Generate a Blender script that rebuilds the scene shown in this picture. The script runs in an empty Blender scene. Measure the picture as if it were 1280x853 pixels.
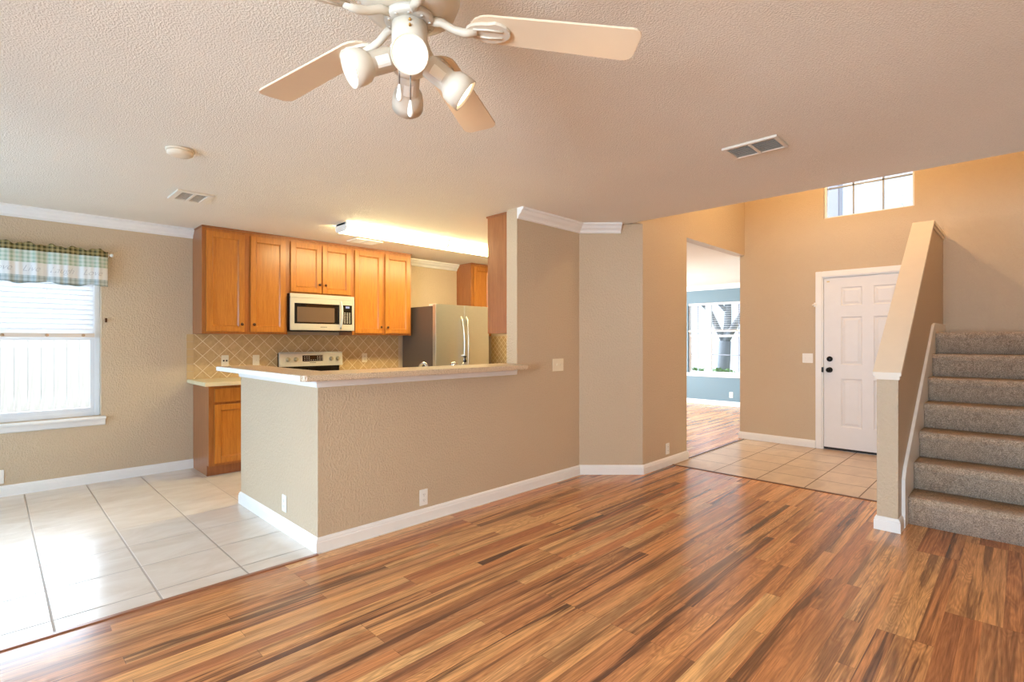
import bpy, bmesh, math, random
from mathutils import Vector, Matrix
random.seed(7)
PI = math.pi
sc = bpy.context.scene
COL = sc.collection

# ------------------------------------------------------------------ camera
cam_d = bpy.data.cameras.new('camera')
cam_d.sensor_width = 36.0
cam_d.lens = 36.0 * 646.0 / 1280.0
cam_d.clip_start = 0.05
cam_d.clip_end = 200
cam = bpy.data.objects.new('camera', cam_d)
COL.objects.link(cam)
cam.location = (0, 0, 1.30)
cam.rotation_euler = (PI / 2, 0, math.radians(44.73))
sc.camera = cam

# ------------------------------------------------------------------ colour management, world, big lights
sc.view_settings.view_transform = 'Standard'
sc.view_settings.look = 'None'
sc.view_settings.gamma = 1.0
sc.view_settings.use_curve_mapping = False
sc.view_settings.exposure = 0.38
sc.cycles.max_bounces = 10
sc.cycles.diffuse_bounces = 6
sc.cycles.sample_clamp_indirect = 6.0
sc.cycles.use_denoising = True

W = bpy.data.worlds.new('overcast_sky')
sc.world = W
W.use_nodes = True
nt = W.node_tree
nt.nodes.clear()
_o = nt.nodes.new('ShaderNodeOutputWorld')
_b = nt.nodes.new('ShaderNodeBackground')
_tc = nt.nodes.new('ShaderNodeTexCoord')
_sx = nt.nodes.new('ShaderNodeSeparateXYZ')
_mr = nt.nodes.new('ShaderNodeMapRange')
_mr.inputs['From Min'].default_value = -0.45
_mr.inputs['From Max'].default_value = -1.0
_mr.inputs['To Min'].default_value = 1.3
_mr.inputs['To Max'].default_value = 20.0
_b.inputs['Color'].default_value = (0.72, 0.86, 1.0, 1)
nt.links.new(_tc.outputs['Generated'], _sx.inputs[0])
nt.links.new(_sx.outputs['X'], _mr.inputs['Value'])
nt.links.new(_mr.outputs['Result'], _b.inputs['Strength'])
nt.links.new(_b.outputs[0], _o.inputs['Surface'])

CEIL = 2.44
XL, YB, XR = -6.05, -2.6, 1.1          # left wall, wall behind the camera, right wall
HALLX = -2.64
FRONT = 7.06
EDGE = 4.36                             # edge of the low ceiling
TOP = 5.05                              # two storey foyer


def lamp(name, kind, loc, power, color, size=0.1, size_y=None, rot=None, **kw):
    d = bpy.data.lights.new(name, kind)
    d.energy = power
    d.color = color
    if kind == 'AREA':
        d.shape = 'RECTANGLE'
        d.size = size
        d.size_y = size_y or size
    else:
        d.shadow_soft_size = size
    for k, v in kw.items():
        setattr(d, k, v)
    o = bpy.data.objects.new(name, d)
    COL.objects.link(o)
    o.location = loc
    if rot:
        o.rotation_euler = rot
    return o


# daylight entering by the unseen patio door in the wall behind the camera
COOL = (0.36, 0.66, 1.0)
WARM = (1.0, 0.62, 0.30)
lamp('patio_daylight', 'AREA', (-4.3, YB - 0.16, 1.08), 95, COOL, 1.7, 1.95, (PI / 2, 0, 0))
lamp('rear_window_fill', 'AREA', (-0.1, YB - 0.16, 1.45), 245, (0.66, 0.84, 1.0), 1.5, 1.3, (PI / 2, 0, 0))  # added neutral fill for the living room, sent in by an unseen window
lamp('front_room_fill', 'AREA', (-6.75, 8.3, 1.37), 230, (0.85, 0.93, 1.0), 1.45, 1.8, (0, -PI / 2, 0))  # added fill that brightens the front room from an unseen side opening
# foyer lamp hanging above the frame in the two storey foyer
lamp('foyer_lamp_light', 'POINT', (-1.55, 5.8, 3.40), 42, (1.0, 0.70, 0.36), 0.07)


# second warm lamp high over the stair landing, out of sight above the low ceiling
lamp('stair_lamp_light', 'POINT', (-0.05, 6.2, 4.3), 18, (1.0, 0.70, 0.36), 0.1)


def portal(name, loc, sx, sy, rot):
    o = lamp(name, 'AREA', loc, 1, (1, 1, 1), sx, sy, rot)
    o.data.cycles.is_portal = True


portal('window_portal', (-6.22, -0.13, 1.35), 1.7, 1.5, (PI / 2, 0, -PI / 2))
portal('front_room_portal', (-4.27, 10.52, 1.35), 1.6, 1.5, (PI / 2, 0, PI))
portal('transom_portal', (-1.28, 7.2, 3.2), 0.9, 0.85, (PI / 2, 0, PI))


# ------------------------------------------------------------------ materials
def srgb(r, g, b):
    def f(c):
        c /= 255.0
        return c / 12.92 if c <= 0.04045 else ((c + 0.055) / 1.055) ** 2.4
    return (f(r), f(g), f(b), 1.0)


class N:
    """small helper around a node tree"""
    def __init__(s, name):
        s.m = bpy.data.materials.new(name)
        s.m.use_nodes = True
        s.t = s.m.node_tree
        s.b = s.t.nodes['Principled BSDF']
        s.out = s.t.nodes['Material Output']

    def n(s, typ, **kw):
        x = s.t.nodes.new('ShaderNode' + typ)
        for k, v in kw.items():
            if hasattr(x, k):
                setattr(x, k, v)
            else:
                x.inputs[k.replace('_', ' ')].default_value = v
        return x

    def l(s, a, b):
        s.t.links.new(a, b)

    def math(s, op, a, b=None, c=None):
        x = s.t.nodes.new('ShaderNodeMath')
        x.operation = op
        for i, v in enumerate((a, b, c)):
            if v is None:
                continue
            if isinstance(v, (int, float)):
                x.inputs[i].default_value = v
            else:
                s.l(v, x.inputs[i])
        return x.outputs[0]

    def mix(s, fac, a, b, typ='MIX'):
        x = s.t.nodes.new('ShaderNodeMix')
        x.data_type = 'RGBA'
        x.blend_type = typ
        for sock, v in ((x.inputs['Factor'], fac), (x.inputs[6], a), (x.inputs[7], b)):
            if isinstance(v, (int, float)):
                sock.default_value = v
            elif isinstance(v, tuple):
                sock.default_value = v
            else:
                s.l(v, sock)
        return x.outputs[2]

    def ramp(s, fac, stops):
        x = s.t.nodes.new('ShaderNodeValToRGB')
        cr = x.color_ramp
        while len(cr.elements) < len(stops):
            cr.elements.new(0.5)
        for e, (p, c) in zip(cr.elements, stops):
            e.position = p
            e.color = c
        s.l(fac, x.inputs[0])
        return x.outputs[0]

    def coords(s, scale=None, loc=None, rot=None):
        tc = s.t.nodes.new('ShaderNodeTexCoord')
        if scale is None and loc is None and rot is None:
            return tc.outputs['Object']
        mp = s.t.nodes.new('ShaderNodeMapping')
        if scale:
            mp.inputs['Scale'].default_value = scale
        if loc:
            mp.inputs['Location'].default_value = loc
        if rot:
            mp.inputs['Rotation'].default_value = rot
        s.l(tc.outputs['Object'], mp.inputs[0])
        return mp.outputs[0]

    def noise(s, vec, scale, detail=2.0, rough=0.5, dist=0.0):
        x = s.t.nodes.new('ShaderNodeTexNoise')
        x.inputs['Scale'].default_value = scale
        x.inputs['Detail'].default_value = detail
        x.inputs['Roughness'].default_value = rough
        x.inputs['Distortion'].default_value = dist
        if vec is not None:
            s.l(vec, x.inputs['Vector'])
        return x.outputs['Fac']

    def bump(s, h, strength, dist):
        x = s.t.nodes.new('ShaderNodeBump')
        x.inputs['Strength'].default_value = strength
        x.inputs['Distance'].default_value = dist
        s.l(h, x.inputs['Height'])
        s.l(x.outputs[0], s.b.inputs['Normal'])

    def base(s, c):
        if isinstance(c, tuple):
            s.b.inputs['Base Color'].default_value = c
        else:
            s.l(c, s.b.inputs['Base Color'])

    def rough(s, r):
        if isinstance(r, (int, float)):
            s.b.inputs['Roughness'].default_value = r
        else:
            s.l(r, s.b.inputs['Roughness'])


def plain(name, col, rough=0.5, metal=0.0, emit=None, es=1.0, spec=0.5, coat=0.0):
    x = N(name)
    # a trace of tonal variation keeps every surface procedural
    v = x.noise(x.coords(), 9.0, 3.0)
    x.base(x.mix(v, tuple([c * 0.96 for c in col[:3]] + [1]), tuple([min(1, c * 1.03) for c in col[:3]] + [1])))
    x.rough(rough)
    x.b.inputs['Metallic'].default_value = metal
    x.b.inputs['Specular IOR Level'].default_value = spec
    x.b.inputs['Coat Weight'].default_value = coat
    if emit:
        x.b.inputs['Emission Color'].default_value = emit
        x.b.inputs['Emission Strength'].default_value = es
    return x.m


def textured_paint(name, col, scale=70.0, h=0.004, rough=0.55, strength=0.6, stretch=(1, 1, 0.7), spec=0.35):
    x = N(name)
    vec = x.coords(scale=stretch)
    a = x.noise(vec, scale, 2.0, 0.5, 0.3)
    a2 = x.ramp(a, [(0.42, (0, 0, 0, 1)), (0.62, (1, 1, 1, 1))])
    big = x.noise(x.coords(), 1.3, 2.0)
    c0 = tuple([v * 0.95 for v in col[:3]] + [1])
    c1 = tuple([min(1, v * 1.04) for v in col[:3]] + [1])
    x.base(x.mix(big, c0, c1))
    x.rough(rough)
    x.b.inputs['Specular IOR Level'].default_value = spec
    x.bump(a2, strength, h)
    return x.m


M = {}
WALLC = srgb(204, 182, 153)
M['wall'] = textured_paint('tan_orange_peel_paint', WALLC, 88, 0.0030, 0.40, 0.7)
M['ceiling'] = textured_paint('knockdown_ceiling_paint', srgb(238, 229, 214), 125, 0.0024, 0.8, 0.6, (1, 1, 1), 0.2)
M['blue'] = textured_paint('slate_blue_paint', srgb(116, 138, 148), 105, 0.0016, 0.5, 0.5)
M['trim'] = plain('white_semigloss_trim', srgb(240, 237, 232), 0.28)
M['white'] = plain('white_plastic', srgb(242, 238, 230), 0.35)
M['ivory'] = plain('ivory_plastic', srgb(238, 226, 200), 0.35)
M['dark'] = plain('dark_slot', srgb(30, 26, 24), 0.6)
M['doorpaint'] = plain('white_door_paint', srgb(232, 229, 228), 0.35)
M['black_metal'] = plain('oil_rubbed_black', srgb(22, 20, 20), 0.3, 0.6)
M['bronze'] = plain('dark_bronze_knob', srgb(92, 62, 44), 0.3, 0.8)
M['rubber'] = plain('dark_rubber_sweep', srgb(36, 30, 28), 0.7)
M['vinyl'] = plain('white_vinyl_frame', srgb(236, 238, 240), 0.35)
M['muntin'] = plain('grey_muntin', srgb(150, 158, 172), 0.4)
M['blindrail'] = plain('cream_blind_rail', srgb(226, 212, 196), 0.45)
M['blindbutton'] = plain('tan_blind_button', srgb(196, 160, 126), 0.45)
M['fanwhite'] = plain('fan_white_enamel', srgb(216, 204, 186), 0.35)
M['blade'] = plain('almond_fan_blade', srgb(236, 216, 188), 0.4)
M['chain'] = plain('steel_bead_chain', srgb(120, 112, 104), 0.3, 0.9)
M['brass'] = plain('brass_screw', srgb(196, 150, 80), 0.3, 0.9)
M['chrome'] = plain('chrome', srgb(210, 210, 210), 0.12, 1.0)
M['stainless_dark'] = plain('dark_grey_appliance_side', srgb(92, 78, 68), 0.42, 0.2)
M['blackglass'] = plain('black_glass', srgb(24, 20, 18), 0.08)
M['oven_window'] = plain('brown_microwave_glass', srgb(108, 88, 72), 0.15)
M['key'] = plain('pale_keypad_print', srgb(210, 206, 196), 0.5)
M['display'] = plain('lit_display', srgb(60, 62, 80), 0.3, emit=(0.55, 0.6, 0.9, 1), es=0.6)
M['laminate'] = plain('cream_laminate_counter', srgb(228, 212, 172), 0.3)
M['lens'] = plain('lit_lamp_face', srgb(255, 248, 235), 0.4, emit=(1.0, 0.84, 0.60, 1), es=7.0)
M['tube'] = plain('lit_acrylic_diffuser', srgb(255, 252, 244), 0.4, emit=(1.0, 0.86, 0.47, 1), es=25.0)
M['ventwhite'] = plain('vent_enamel', srgb(226, 214, 198), 0.4)
M['ceilvent'] = plain('painted_vent', srgb(236, 226, 210), 0.6)
M['detector'] = plain('aged_white_plastic', srgb(238, 222, 198), 0.5)
M['concrete'] = plain('pale_ground', srgb(190, 186, 178), 0.9)
M['bark'] = plain('grey_bark', srgb(120, 122, 126), 0.9)
M['leaf'] = plain('leaf_green', srgb(110, 140, 84), 0.7)
M['roof'] = plain('grey_shingle', srgb(150, 150, 156), 0.9)
M['siding'] = plain('pale_siding', srgb(208, 206, 204), 0.9)
M['pillar'] = plain('grey_porch_column', srgb(176, 180, 200), 0.8)


def stainless():
    x = N('brushed_stainless')
    v = x.noise(x.coords(scale=(1, 1, 60)), 14.0, 3.0)
    x.base(x.mix(v, srgb(188, 184, 174), srgb(214, 210, 200)))
    x.b.inputs['Metallic'].default_value = 0.85
    x.rough(0.3)
    return x.m


M['stainless'] = stainless()


def satin_appliance():
    x = N('pale_stainless_fascia')
    v = x.noise(x.coords(scale=(1, 40, 1)), 10.0, 2.0)
    x.base(x.mix(v, srgb(206, 202, 188), srgb(222, 218, 206)))
    x.b.inputs['Metallic'].default_value = 0.35
    x.rough(0.32)
    return x.m


M['fascia'] = satin_appliance()


def glass():
    x = N('window_glass')
    tr = x.n('BsdfTransparent')
    gl = x.n('BsdfGlossy')
    gl.inputs['Roughness'].default_value = 0.02
    fr = x.n('Fresnel')
    fr.inputs['IOR'].default_value = 1.45
    mx = x.n('MixShader')
    f = x.math('MULTIPLY', fr.outputs[0], 0.7)
    x.l(f, mx.inputs[0])
    x.l(tr.outputs[0], mx.inputs[1])
    x.l(gl.outputs[0], mx.inputs[2])
    x.l(mx.outputs[0], x.out.inputs['Surface'])
    return x.m


M['glass'] = glass()


def slat_mat():
    x = N('white_blind_slat')
    x.base(srgb(244, 244, 244))
    x.rough(0.45)
    tl = x.n('BsdfTranslucent')
    tl.inputs['Color'].default_value = srgb(240, 242, 246)
    mx = x.n('MixShader')
    mx.inputs[0].default_value = 0.35
    x.l(x.b.outputs[0], mx.inputs[1])
    x.l(tl.outputs[0], mx.inputs[2])
    x.l(mx.outputs[0], x.out.inputs['Surface'])
    return x.m


M['slat'] = slat_mat()


def cabinet_wood(name, axis, lo, hi, rough=0.3):
    x = N(name)
    sc_ = {'z': (14, 14, 0.9), 'y': (14, 0.9, 14)}[axis]
    v1 = x.noise(x.coords(scale=sc_), 3.2, 5.0, 0.6, 0.6)
    v2 = x.noise(x.coords(scale=tuple(3.5 * s for s in sc_)), 5.0, 3.0, 0.6)
    f = x.math('ADD', x.math('MULTIPLY', v1, 0.65), x.math('MULTIPLY', v2, 0.35))
    c = x.ramp(f, [(0.30, lo), (0.68, hi)])
    big = x.noise(x.coords(), 2.5, 1.0)
    x.base(x.mix(x.math('MULTIPLY', big, 0.25), c, tuple([v * 0.72 for v in hi[:3]] + [1])))
    x.rough(rough)
    x.b.inputs['Coat Weight'].default_value = 0.2
    x.b.inputs['Coat Roughness'].default_value = 0.25
    return x.m


M['cab'] = cabinet_wood('honey_maple_cabinet', 'z', srgb(164, 94, 30), srgb(206, 134, 54))
M['cabframe'] = cabinet_wood('maple_face_frame', 'z', srgb(150, 86, 34), srgb(190, 120, 56))
M['cabside'] = cabinet_wood('maple_cabinet_side', 'z', srgb(142, 84, 46), srgb(176, 112, 66), 0.35)


def wood_floor():
    x = N('tigerwood_laminate')
    co = x.n('TexCoord').outputs['Object']
    sp = x.n('SeparateXYZ')
    x.l(co, sp.inputs[0])
    X, Y = sp.outputs['X'], sp.outputs['Y']
    SW = 0.0675
    row = x.math('FLOOR', x.math('DIVIDE', X, SW))
    wn = x.n('TexWhiteNoise', noise_dimensions='1D')
    x.l(row, wn.inputs['W'])
    off = x.math('MULTIPLY', x.math('FLOOR', x.math('MULTIPLY', wn.outputs['Value'], 3.0)), 0.406)
    ys = x.math('DIVIDE', x.math('ADD', x.math('ADD', Y, off), 40.6 - 0.18 + 0.406 * 0.5), 1.218)
    idx = x.math('FLOOR', ys)
    cb = x.n('CombineXYZ')
    x.l(row, cb.inputs[0])
    x.l(idx, cb.inputs[1])
    wb = x.n('TexWhiteNoise', noise_dimensions='3D')
    x.l(cb.outputs[0], wb.inputs['Vector'])
    rnd = wb.outputs['Value']
    rc = wb.outputs['Color']
    # grain coordinates with an offset per board
    cs = x.n('VectorMath', operation='SCALE')
    x.l(rc, cs.inputs[0])
    cs.inputs['Scale'].default_value = 37.0
    ad = x.n('VectorMath', operation='ADD')
    x.l(co, ad.inputs[0])
    x.l(cs.outputs[0], ad.inputs[1])
    mp = x.n('Mapping')
    mp.inputs['Scale'].default_value = (1.0, 0.035, 1.0)
    x.l(ad.outputs[0], mp.inputs[0])
    band = x.noise(mp.outputs[0], 18.0, 4.0, 0.62, 0.9)
    fine = x.noise(mp.outputs[0], 150.0, 4.0, 0.65, 0.2)
    mp2 = x.n('Mapping')
    mp2.inputs['Scale'].default_value = (1.0, 0.13, 1.0)
    x.l(ad.outputs[0], mp2.inputs[0])
    warp = x.noise(mp2.outputs[0], 12.0, 1.5, 0.5, 0.5)
    rings = x.math('SINE', x.math('MULTIPLY', warp, 95.0))
    rings = x.math('MULTIPLY_ADD', rings, 0.5, 0.5)
    # board tone
    tone = x.ramp(rnd, [(0.0, srgb(188, 120, 78)), (0.2, srgb(238, 176, 114)), (0.4, srgb(206, 134, 86)),
                        (0.6, srgb(243, 188, 126)), (0.8, srgb(190, 126, 86)), (1.0, srgb(232, 160, 100))])
    dark = x.ramp(band, [(0.47, (0, 0, 0, 1)), (0.59, (1, 1, 1, 1))])
    sep = x.n('SeparateColor')
    x.l(rc, sep.inputs[0])
    dk = x.math('MULTIPLY', dark, x.math('MULTIPLY_ADD', sep.outputs[1], 0.75, 0.25))
    c = x.mix(dk, tone, srgb(98, 66, 50))
    rg = x.math('MULTIPLY', x.math('MULTIPLY', rings, x.math('GREATER_THAN', sep.outputs[2], 0.45)), 0.34)
    c = x.mix(rg, c, srgb(140, 88, 60))
    fn = x.ramp(fine, [(0.36, (0.70, 0.68, 0.66, 1)), (0.60, (1.06, 1.05, 1.03, 1))])
    c = x.mix(1.0, c, fn, 'MULTIPLY')
    # joints
    fx = x.math('FRACT', x.math('DIVIDE', X, SW * 3))
    fy = x.math('FRACT', ys)
    jx = x.math('LESS_THAN', fx, 0.008)
    jy = x.math('LESS_THAN', fy, 0.0016)
    j = x.math('MAXIMUM', jx, jy)
    c = x.mix(x.math('MULTIPLY', j, 0.55), c, srgb(60, 38, 26))
    x.base(c)
    x.rough(x.math('MULTIPLY_ADD', fine, 0.06, 0.20))
    x.b.inputs['Specular IOR Level'].default_value = 0.5
    x.bump(x.math('SUBTRACT', x.math('MULTIPLY', fine, 0.25), j), 0.12, 0.0008)
    return x.m


M['wood'] = wood_floor()


def tile_floor(name, ox, oy, size, tile_a, tile_b, grout, rough=0.3, gw=0.007):
    x = N(name)
    co = x.n('TexCoord').outputs['Object']
    sp = x.n('SeparateXYZ')
    x.l(co, sp.inputs[0])
    u = x.math('DIVIDE', x.math('SUBTRACT', sp.outputs['X'], ox), size)
    v = x.math('DIVIDE', x.math('SUBTRACT', sp.outputs['Y'], oy), size)
    fu = x.math('ABSOLUTE', x.math('SUBTRACT', x.math('FRACT', x.math('ADD', u, 0.5)), 0.5))
    fv = x.math('ABSOLUTE', x.math('SUBTRACT', x.math('FRACT', x.math('ADD', v, 0.5)), 0.5))
    d = x.math('MINIMUM', fu, fv)
    g = x.ramp(d, [(gw / size * 0.45, (1, 1, 1, 1)), (gw / size * 0.75, (0, 0, 0, 1))])
    cb = x.n('CombineXYZ')
    x.l(x.math('FLOOR', u), cb.inputs[0])
    x.l(x.math('FLOOR', v), cb.inputs[1])
    wn = x.n('TexWhiteNoise', noise_dimensions='3D')
    x.l(cb.outputs[0], wn.inputs['Vector'])
    ad = x.n('VectorMath', operation='ADD')
    x.l(co, ad.inputs[0])
    cs = x.n('VectorMath', operation='SCALE')
    x.l(wn.outputs['Color'], cs.inputs[0])
    cs.inputs['Scale'].default_value = 11.0
    x.l(cs.outputs[0], ad.inputs[1])
    mp = x.n('Mapping')
    mp.inputs['Scale'].default_value = (1.0, 0.45, 1.0)
    x.l(ad.outputs[0], mp.inputs[0])
    cl = x.noise(mp.outputs[0], 6.0, 5.0, 0.6, 0.8)
    c = x.ramp(cl, [(0.32, tile_a), (0.66, tile_b)])
    c = x.mix(x.math('MULTIPLY', wn.outputs['Value'], 0.14), c, tile_a)
    c = x.mix(g, c, grout)
    x.base(c)
    x.rough(x.math('MULTIPLY_ADD', g, 0.4, rough))
    x.bump(x.math('SUBTRACT', x.math('MULTIPLY', cl, 0.2), g), 0.4, 0.002)
    return x.m


M['ktile'] = tile_floor('cream_floor_tile', -3.205, 0.203, 0.406, srgb(214, 200, 184), srgb(228, 218, 206), srgb(170, 157, 143), 0.24, 0.009)
M['ftile'] = tile_floor('tan_entry_tile', -0.975, 5.06, 0.408, srgb(188, 158, 126), srgb(210, 182, 148), srgb(112, 88, 70), 0.3)


def backsplash(name, plane, size, oy, oz):
    """square tiles laid diagonally; plane 'yz' or 'xz'"""
    x = N(name)
    co = x.n('TexCoord').outputs['Object']
    sp = x.n('SeparateXYZ')
    x.l(co, sp.inputs[0])
    a = x.math('SUBTRACT', sp.outputs['Y' if plane == 'yz' else 'X'], oy)
    b = x.math('SUBTRACT', sp.outputs['Z'], oz)
    k = 0.70711 / size
    u = x.math('MULTIPLY', x.math('ADD', a, b), k)
    v = x.math('MULTIPLY', x.math('SUBTRACT', a, b), k)
    fu = x.math('ABSOLUTE', x.math('SUBTRACT', x.math('FRACT', u), 0.5))
    fv = x.math('ABSOLUTE', x.math('SUBTRACT', x.math('FRACT', v), 0.5))
    d = x.math('MAXIMUM', fu, fv)
    g = x.ramp(d, [(0.5 - 0.0042 / size, (0, 0, 0, 1)), (0.5 - 0.0022 / size, (1, 1, 1, 1))])
    cb = x.n('CombineXYZ')
    x.l(x.math('FLOOR', u), cb.inputs[0])
    x.l(x.math('FLOOR', v), cb.inputs[1])
    wn = x.n('TexWhiteNoise', noise_dimensions='3D')
    x.l(cb.outputs[0], wn.inputs['Vector'])
    cl = x.noise(co, 22.0, 4.0, 0.6, 0.5)
    c = x.ramp(cl, [(0.3, srgb(190, 156, 108)), (0.7, srgb(212, 180, 132))])
    c = x.mix(x.math('MULTIPLY', wn.outputs['Value'], 0.3), c, srgb(178, 144, 98))
    c = x.mix(g, c, srgb(232, 214, 176))
    x.base(c)
    x.rough(x.math('MULTIPLY_ADD', g, 0.4, 0.35))
    x.bump(x.math('SUBTRACT', 1.0, g), 0.4, 0.002)
    return x.m


M['splash'] = backsplash('diagonal_tan_wall_tile', 'yz', 0.108, 1.47, 0.915)
M['splash_border'] = plain('tan_border_tile', srgb(204, 172, 124), 0.35)
M['splash_small'] = backsplash('small_diagonal_wall_tile', 'xz', 0.062, -5.6, 0.915)


def speckle_top():
    x = N('speckled_tan_solid_surface')
    v = x.noise(x.coords(), 240.0, 2.0, 0.6)
    c = x.ramp(v, [(0.36, srgb(150, 122, 96)), (0.48, srgb(206, 182, 152)), (0.62, srgb(226, 206, 178))])
    x.base(c)
    x.rough(0.3)
    return x.m


M['bartop'] = speckle_top()


def carpet_mat():
    x = N('taupe_cut_pile_carpet')
    f1 = x.noise(x.coords(scale=(1, 1, 1)), 160.0, 3.0, 0.7)
    f2 = x.noise(x.coords(scale=(1, 1, 0.6)), 34.0, 3.0, 0.6, 0.6)
    f = x.math('ADD', x.math('MULTIPLY', f1, 0.78), x.math('MULTIPLY', f2, 0.22))
    c = x.ramp(f, [(0.36, srgb(130, 106, 86)), (0.5, srgb(190, 164, 138)), (0.62, srgb(228, 206, 180))])
    x.base(c)
    x.rough(0.95)
    x.b.inputs['Specular IOR Level'].default_value = 0.1
    x.b.inputs['Sheen Weight'].default_value = 0.3
    x.bump(f, 1.0, 0.012)
    return x.m


M['carpet'] = carpet_mat()


def valance_mat():
    x = N('green_plaid_valance_cloth')
    co = x.n('TexCoord').outputs['Object']
    sp = x.n('SeparateXYZ')
    x.l(co, sp.inputs[0])
    Yc, Zc = sp.outputs['Y'], sp.outputs['Z']
    def stripe(v, per, w):
        return x.math('LESS_THAN', x.math('FRACT', x.math('DIVIDE', v, per)), w)
    s1 = x.math('ADD', stripe(Yc, 0.034, 0.40), stripe(Zc, 0.034, 0.40))
    s2 = x.math('ADD', stripe(x.math('ADD', Yc, 0.011), 0.034, 0.10), stripe(x.math('ADD', Zc, 0.011), 0.034, 0.10))
    s1 = x.math('MULTIPLY', s1, 0.5)
    pale = x.mix(s1, srgb(226, 232, 220), srgb(184, 206, 186))
    pale = x.mix(x.math('MULTIPLY', s2, 0.4), pale, srgb(244, 246, 240))
    olive = x.mix(s1, srgb(168, 150, 96), srgb(84, 80, 50))
    olive = x.mix(x.math('MULTIPLY', s2, 0.4), olive, srgb(226, 214, 168))
    white = srgb(246, 246, 244)
    low = x.mix(s1, srgb(214, 222, 222), srgb(180, 194, 192))
    # heights are local to the valance, 0 at its hem
    c = x.mix(x.math('GREATER_THAN', Zc, 0.062), low, white)
    c = x.mix(x.math('GREATER_THAN', Zc, 0.171), c, pale)
    c = x.mix(x.math('GREATER_THAN', Zc, 0.272), c, olive)
    c = x.mix(x.math('MULTIPLY', x.math('LESS_THAN', Zc, 0.012), 0.5), c, srgb(120, 132, 120))
    x.base(c)
    x.rough(0.9)
    tl = x.n('BsdfTranslucent')
    x.l(c, tl.inputs['Color'])
    mx = x.n('MixShader')
    mx.inputs[0].default_value = 0.3
    x.l(x.b.outputs[0], mx.inputs[1])
    x.l(tl.outputs[0], mx.inputs[2])
    x.l(mx.outputs[0], x.out.inputs['Surface'])
    return x.m


M['valance'] = valance_mat()
M['script'] = plain('grey_embroidery', srgb(208, 207, 209), 0.9)


def picket_mat():
    x = N('weathered_fence_board')
    v = x.noise(x.coords(scale=(8, 8, 0.7)), 5.0, 4.0, 0.6)
    x.base(x.ramp(v, [(0.3, srgb(222, 218, 214)), (0.7, srgb(244, 242, 240))]))
    x.rough(0.9)
    return x.m


M['picket'] = picket_mat()


def grass_mat():
    x = N('winter_lawn')
    v = x.noise(x.coords(), 3.0, 4.0)
    x.base(x.ramp(v, [(0.35, srgb(150, 150, 110)), (0.65, srgb(206, 198, 168))]))
    x.rough(0.95)
    return x.m


M['grass'] = grass_mat()


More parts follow.
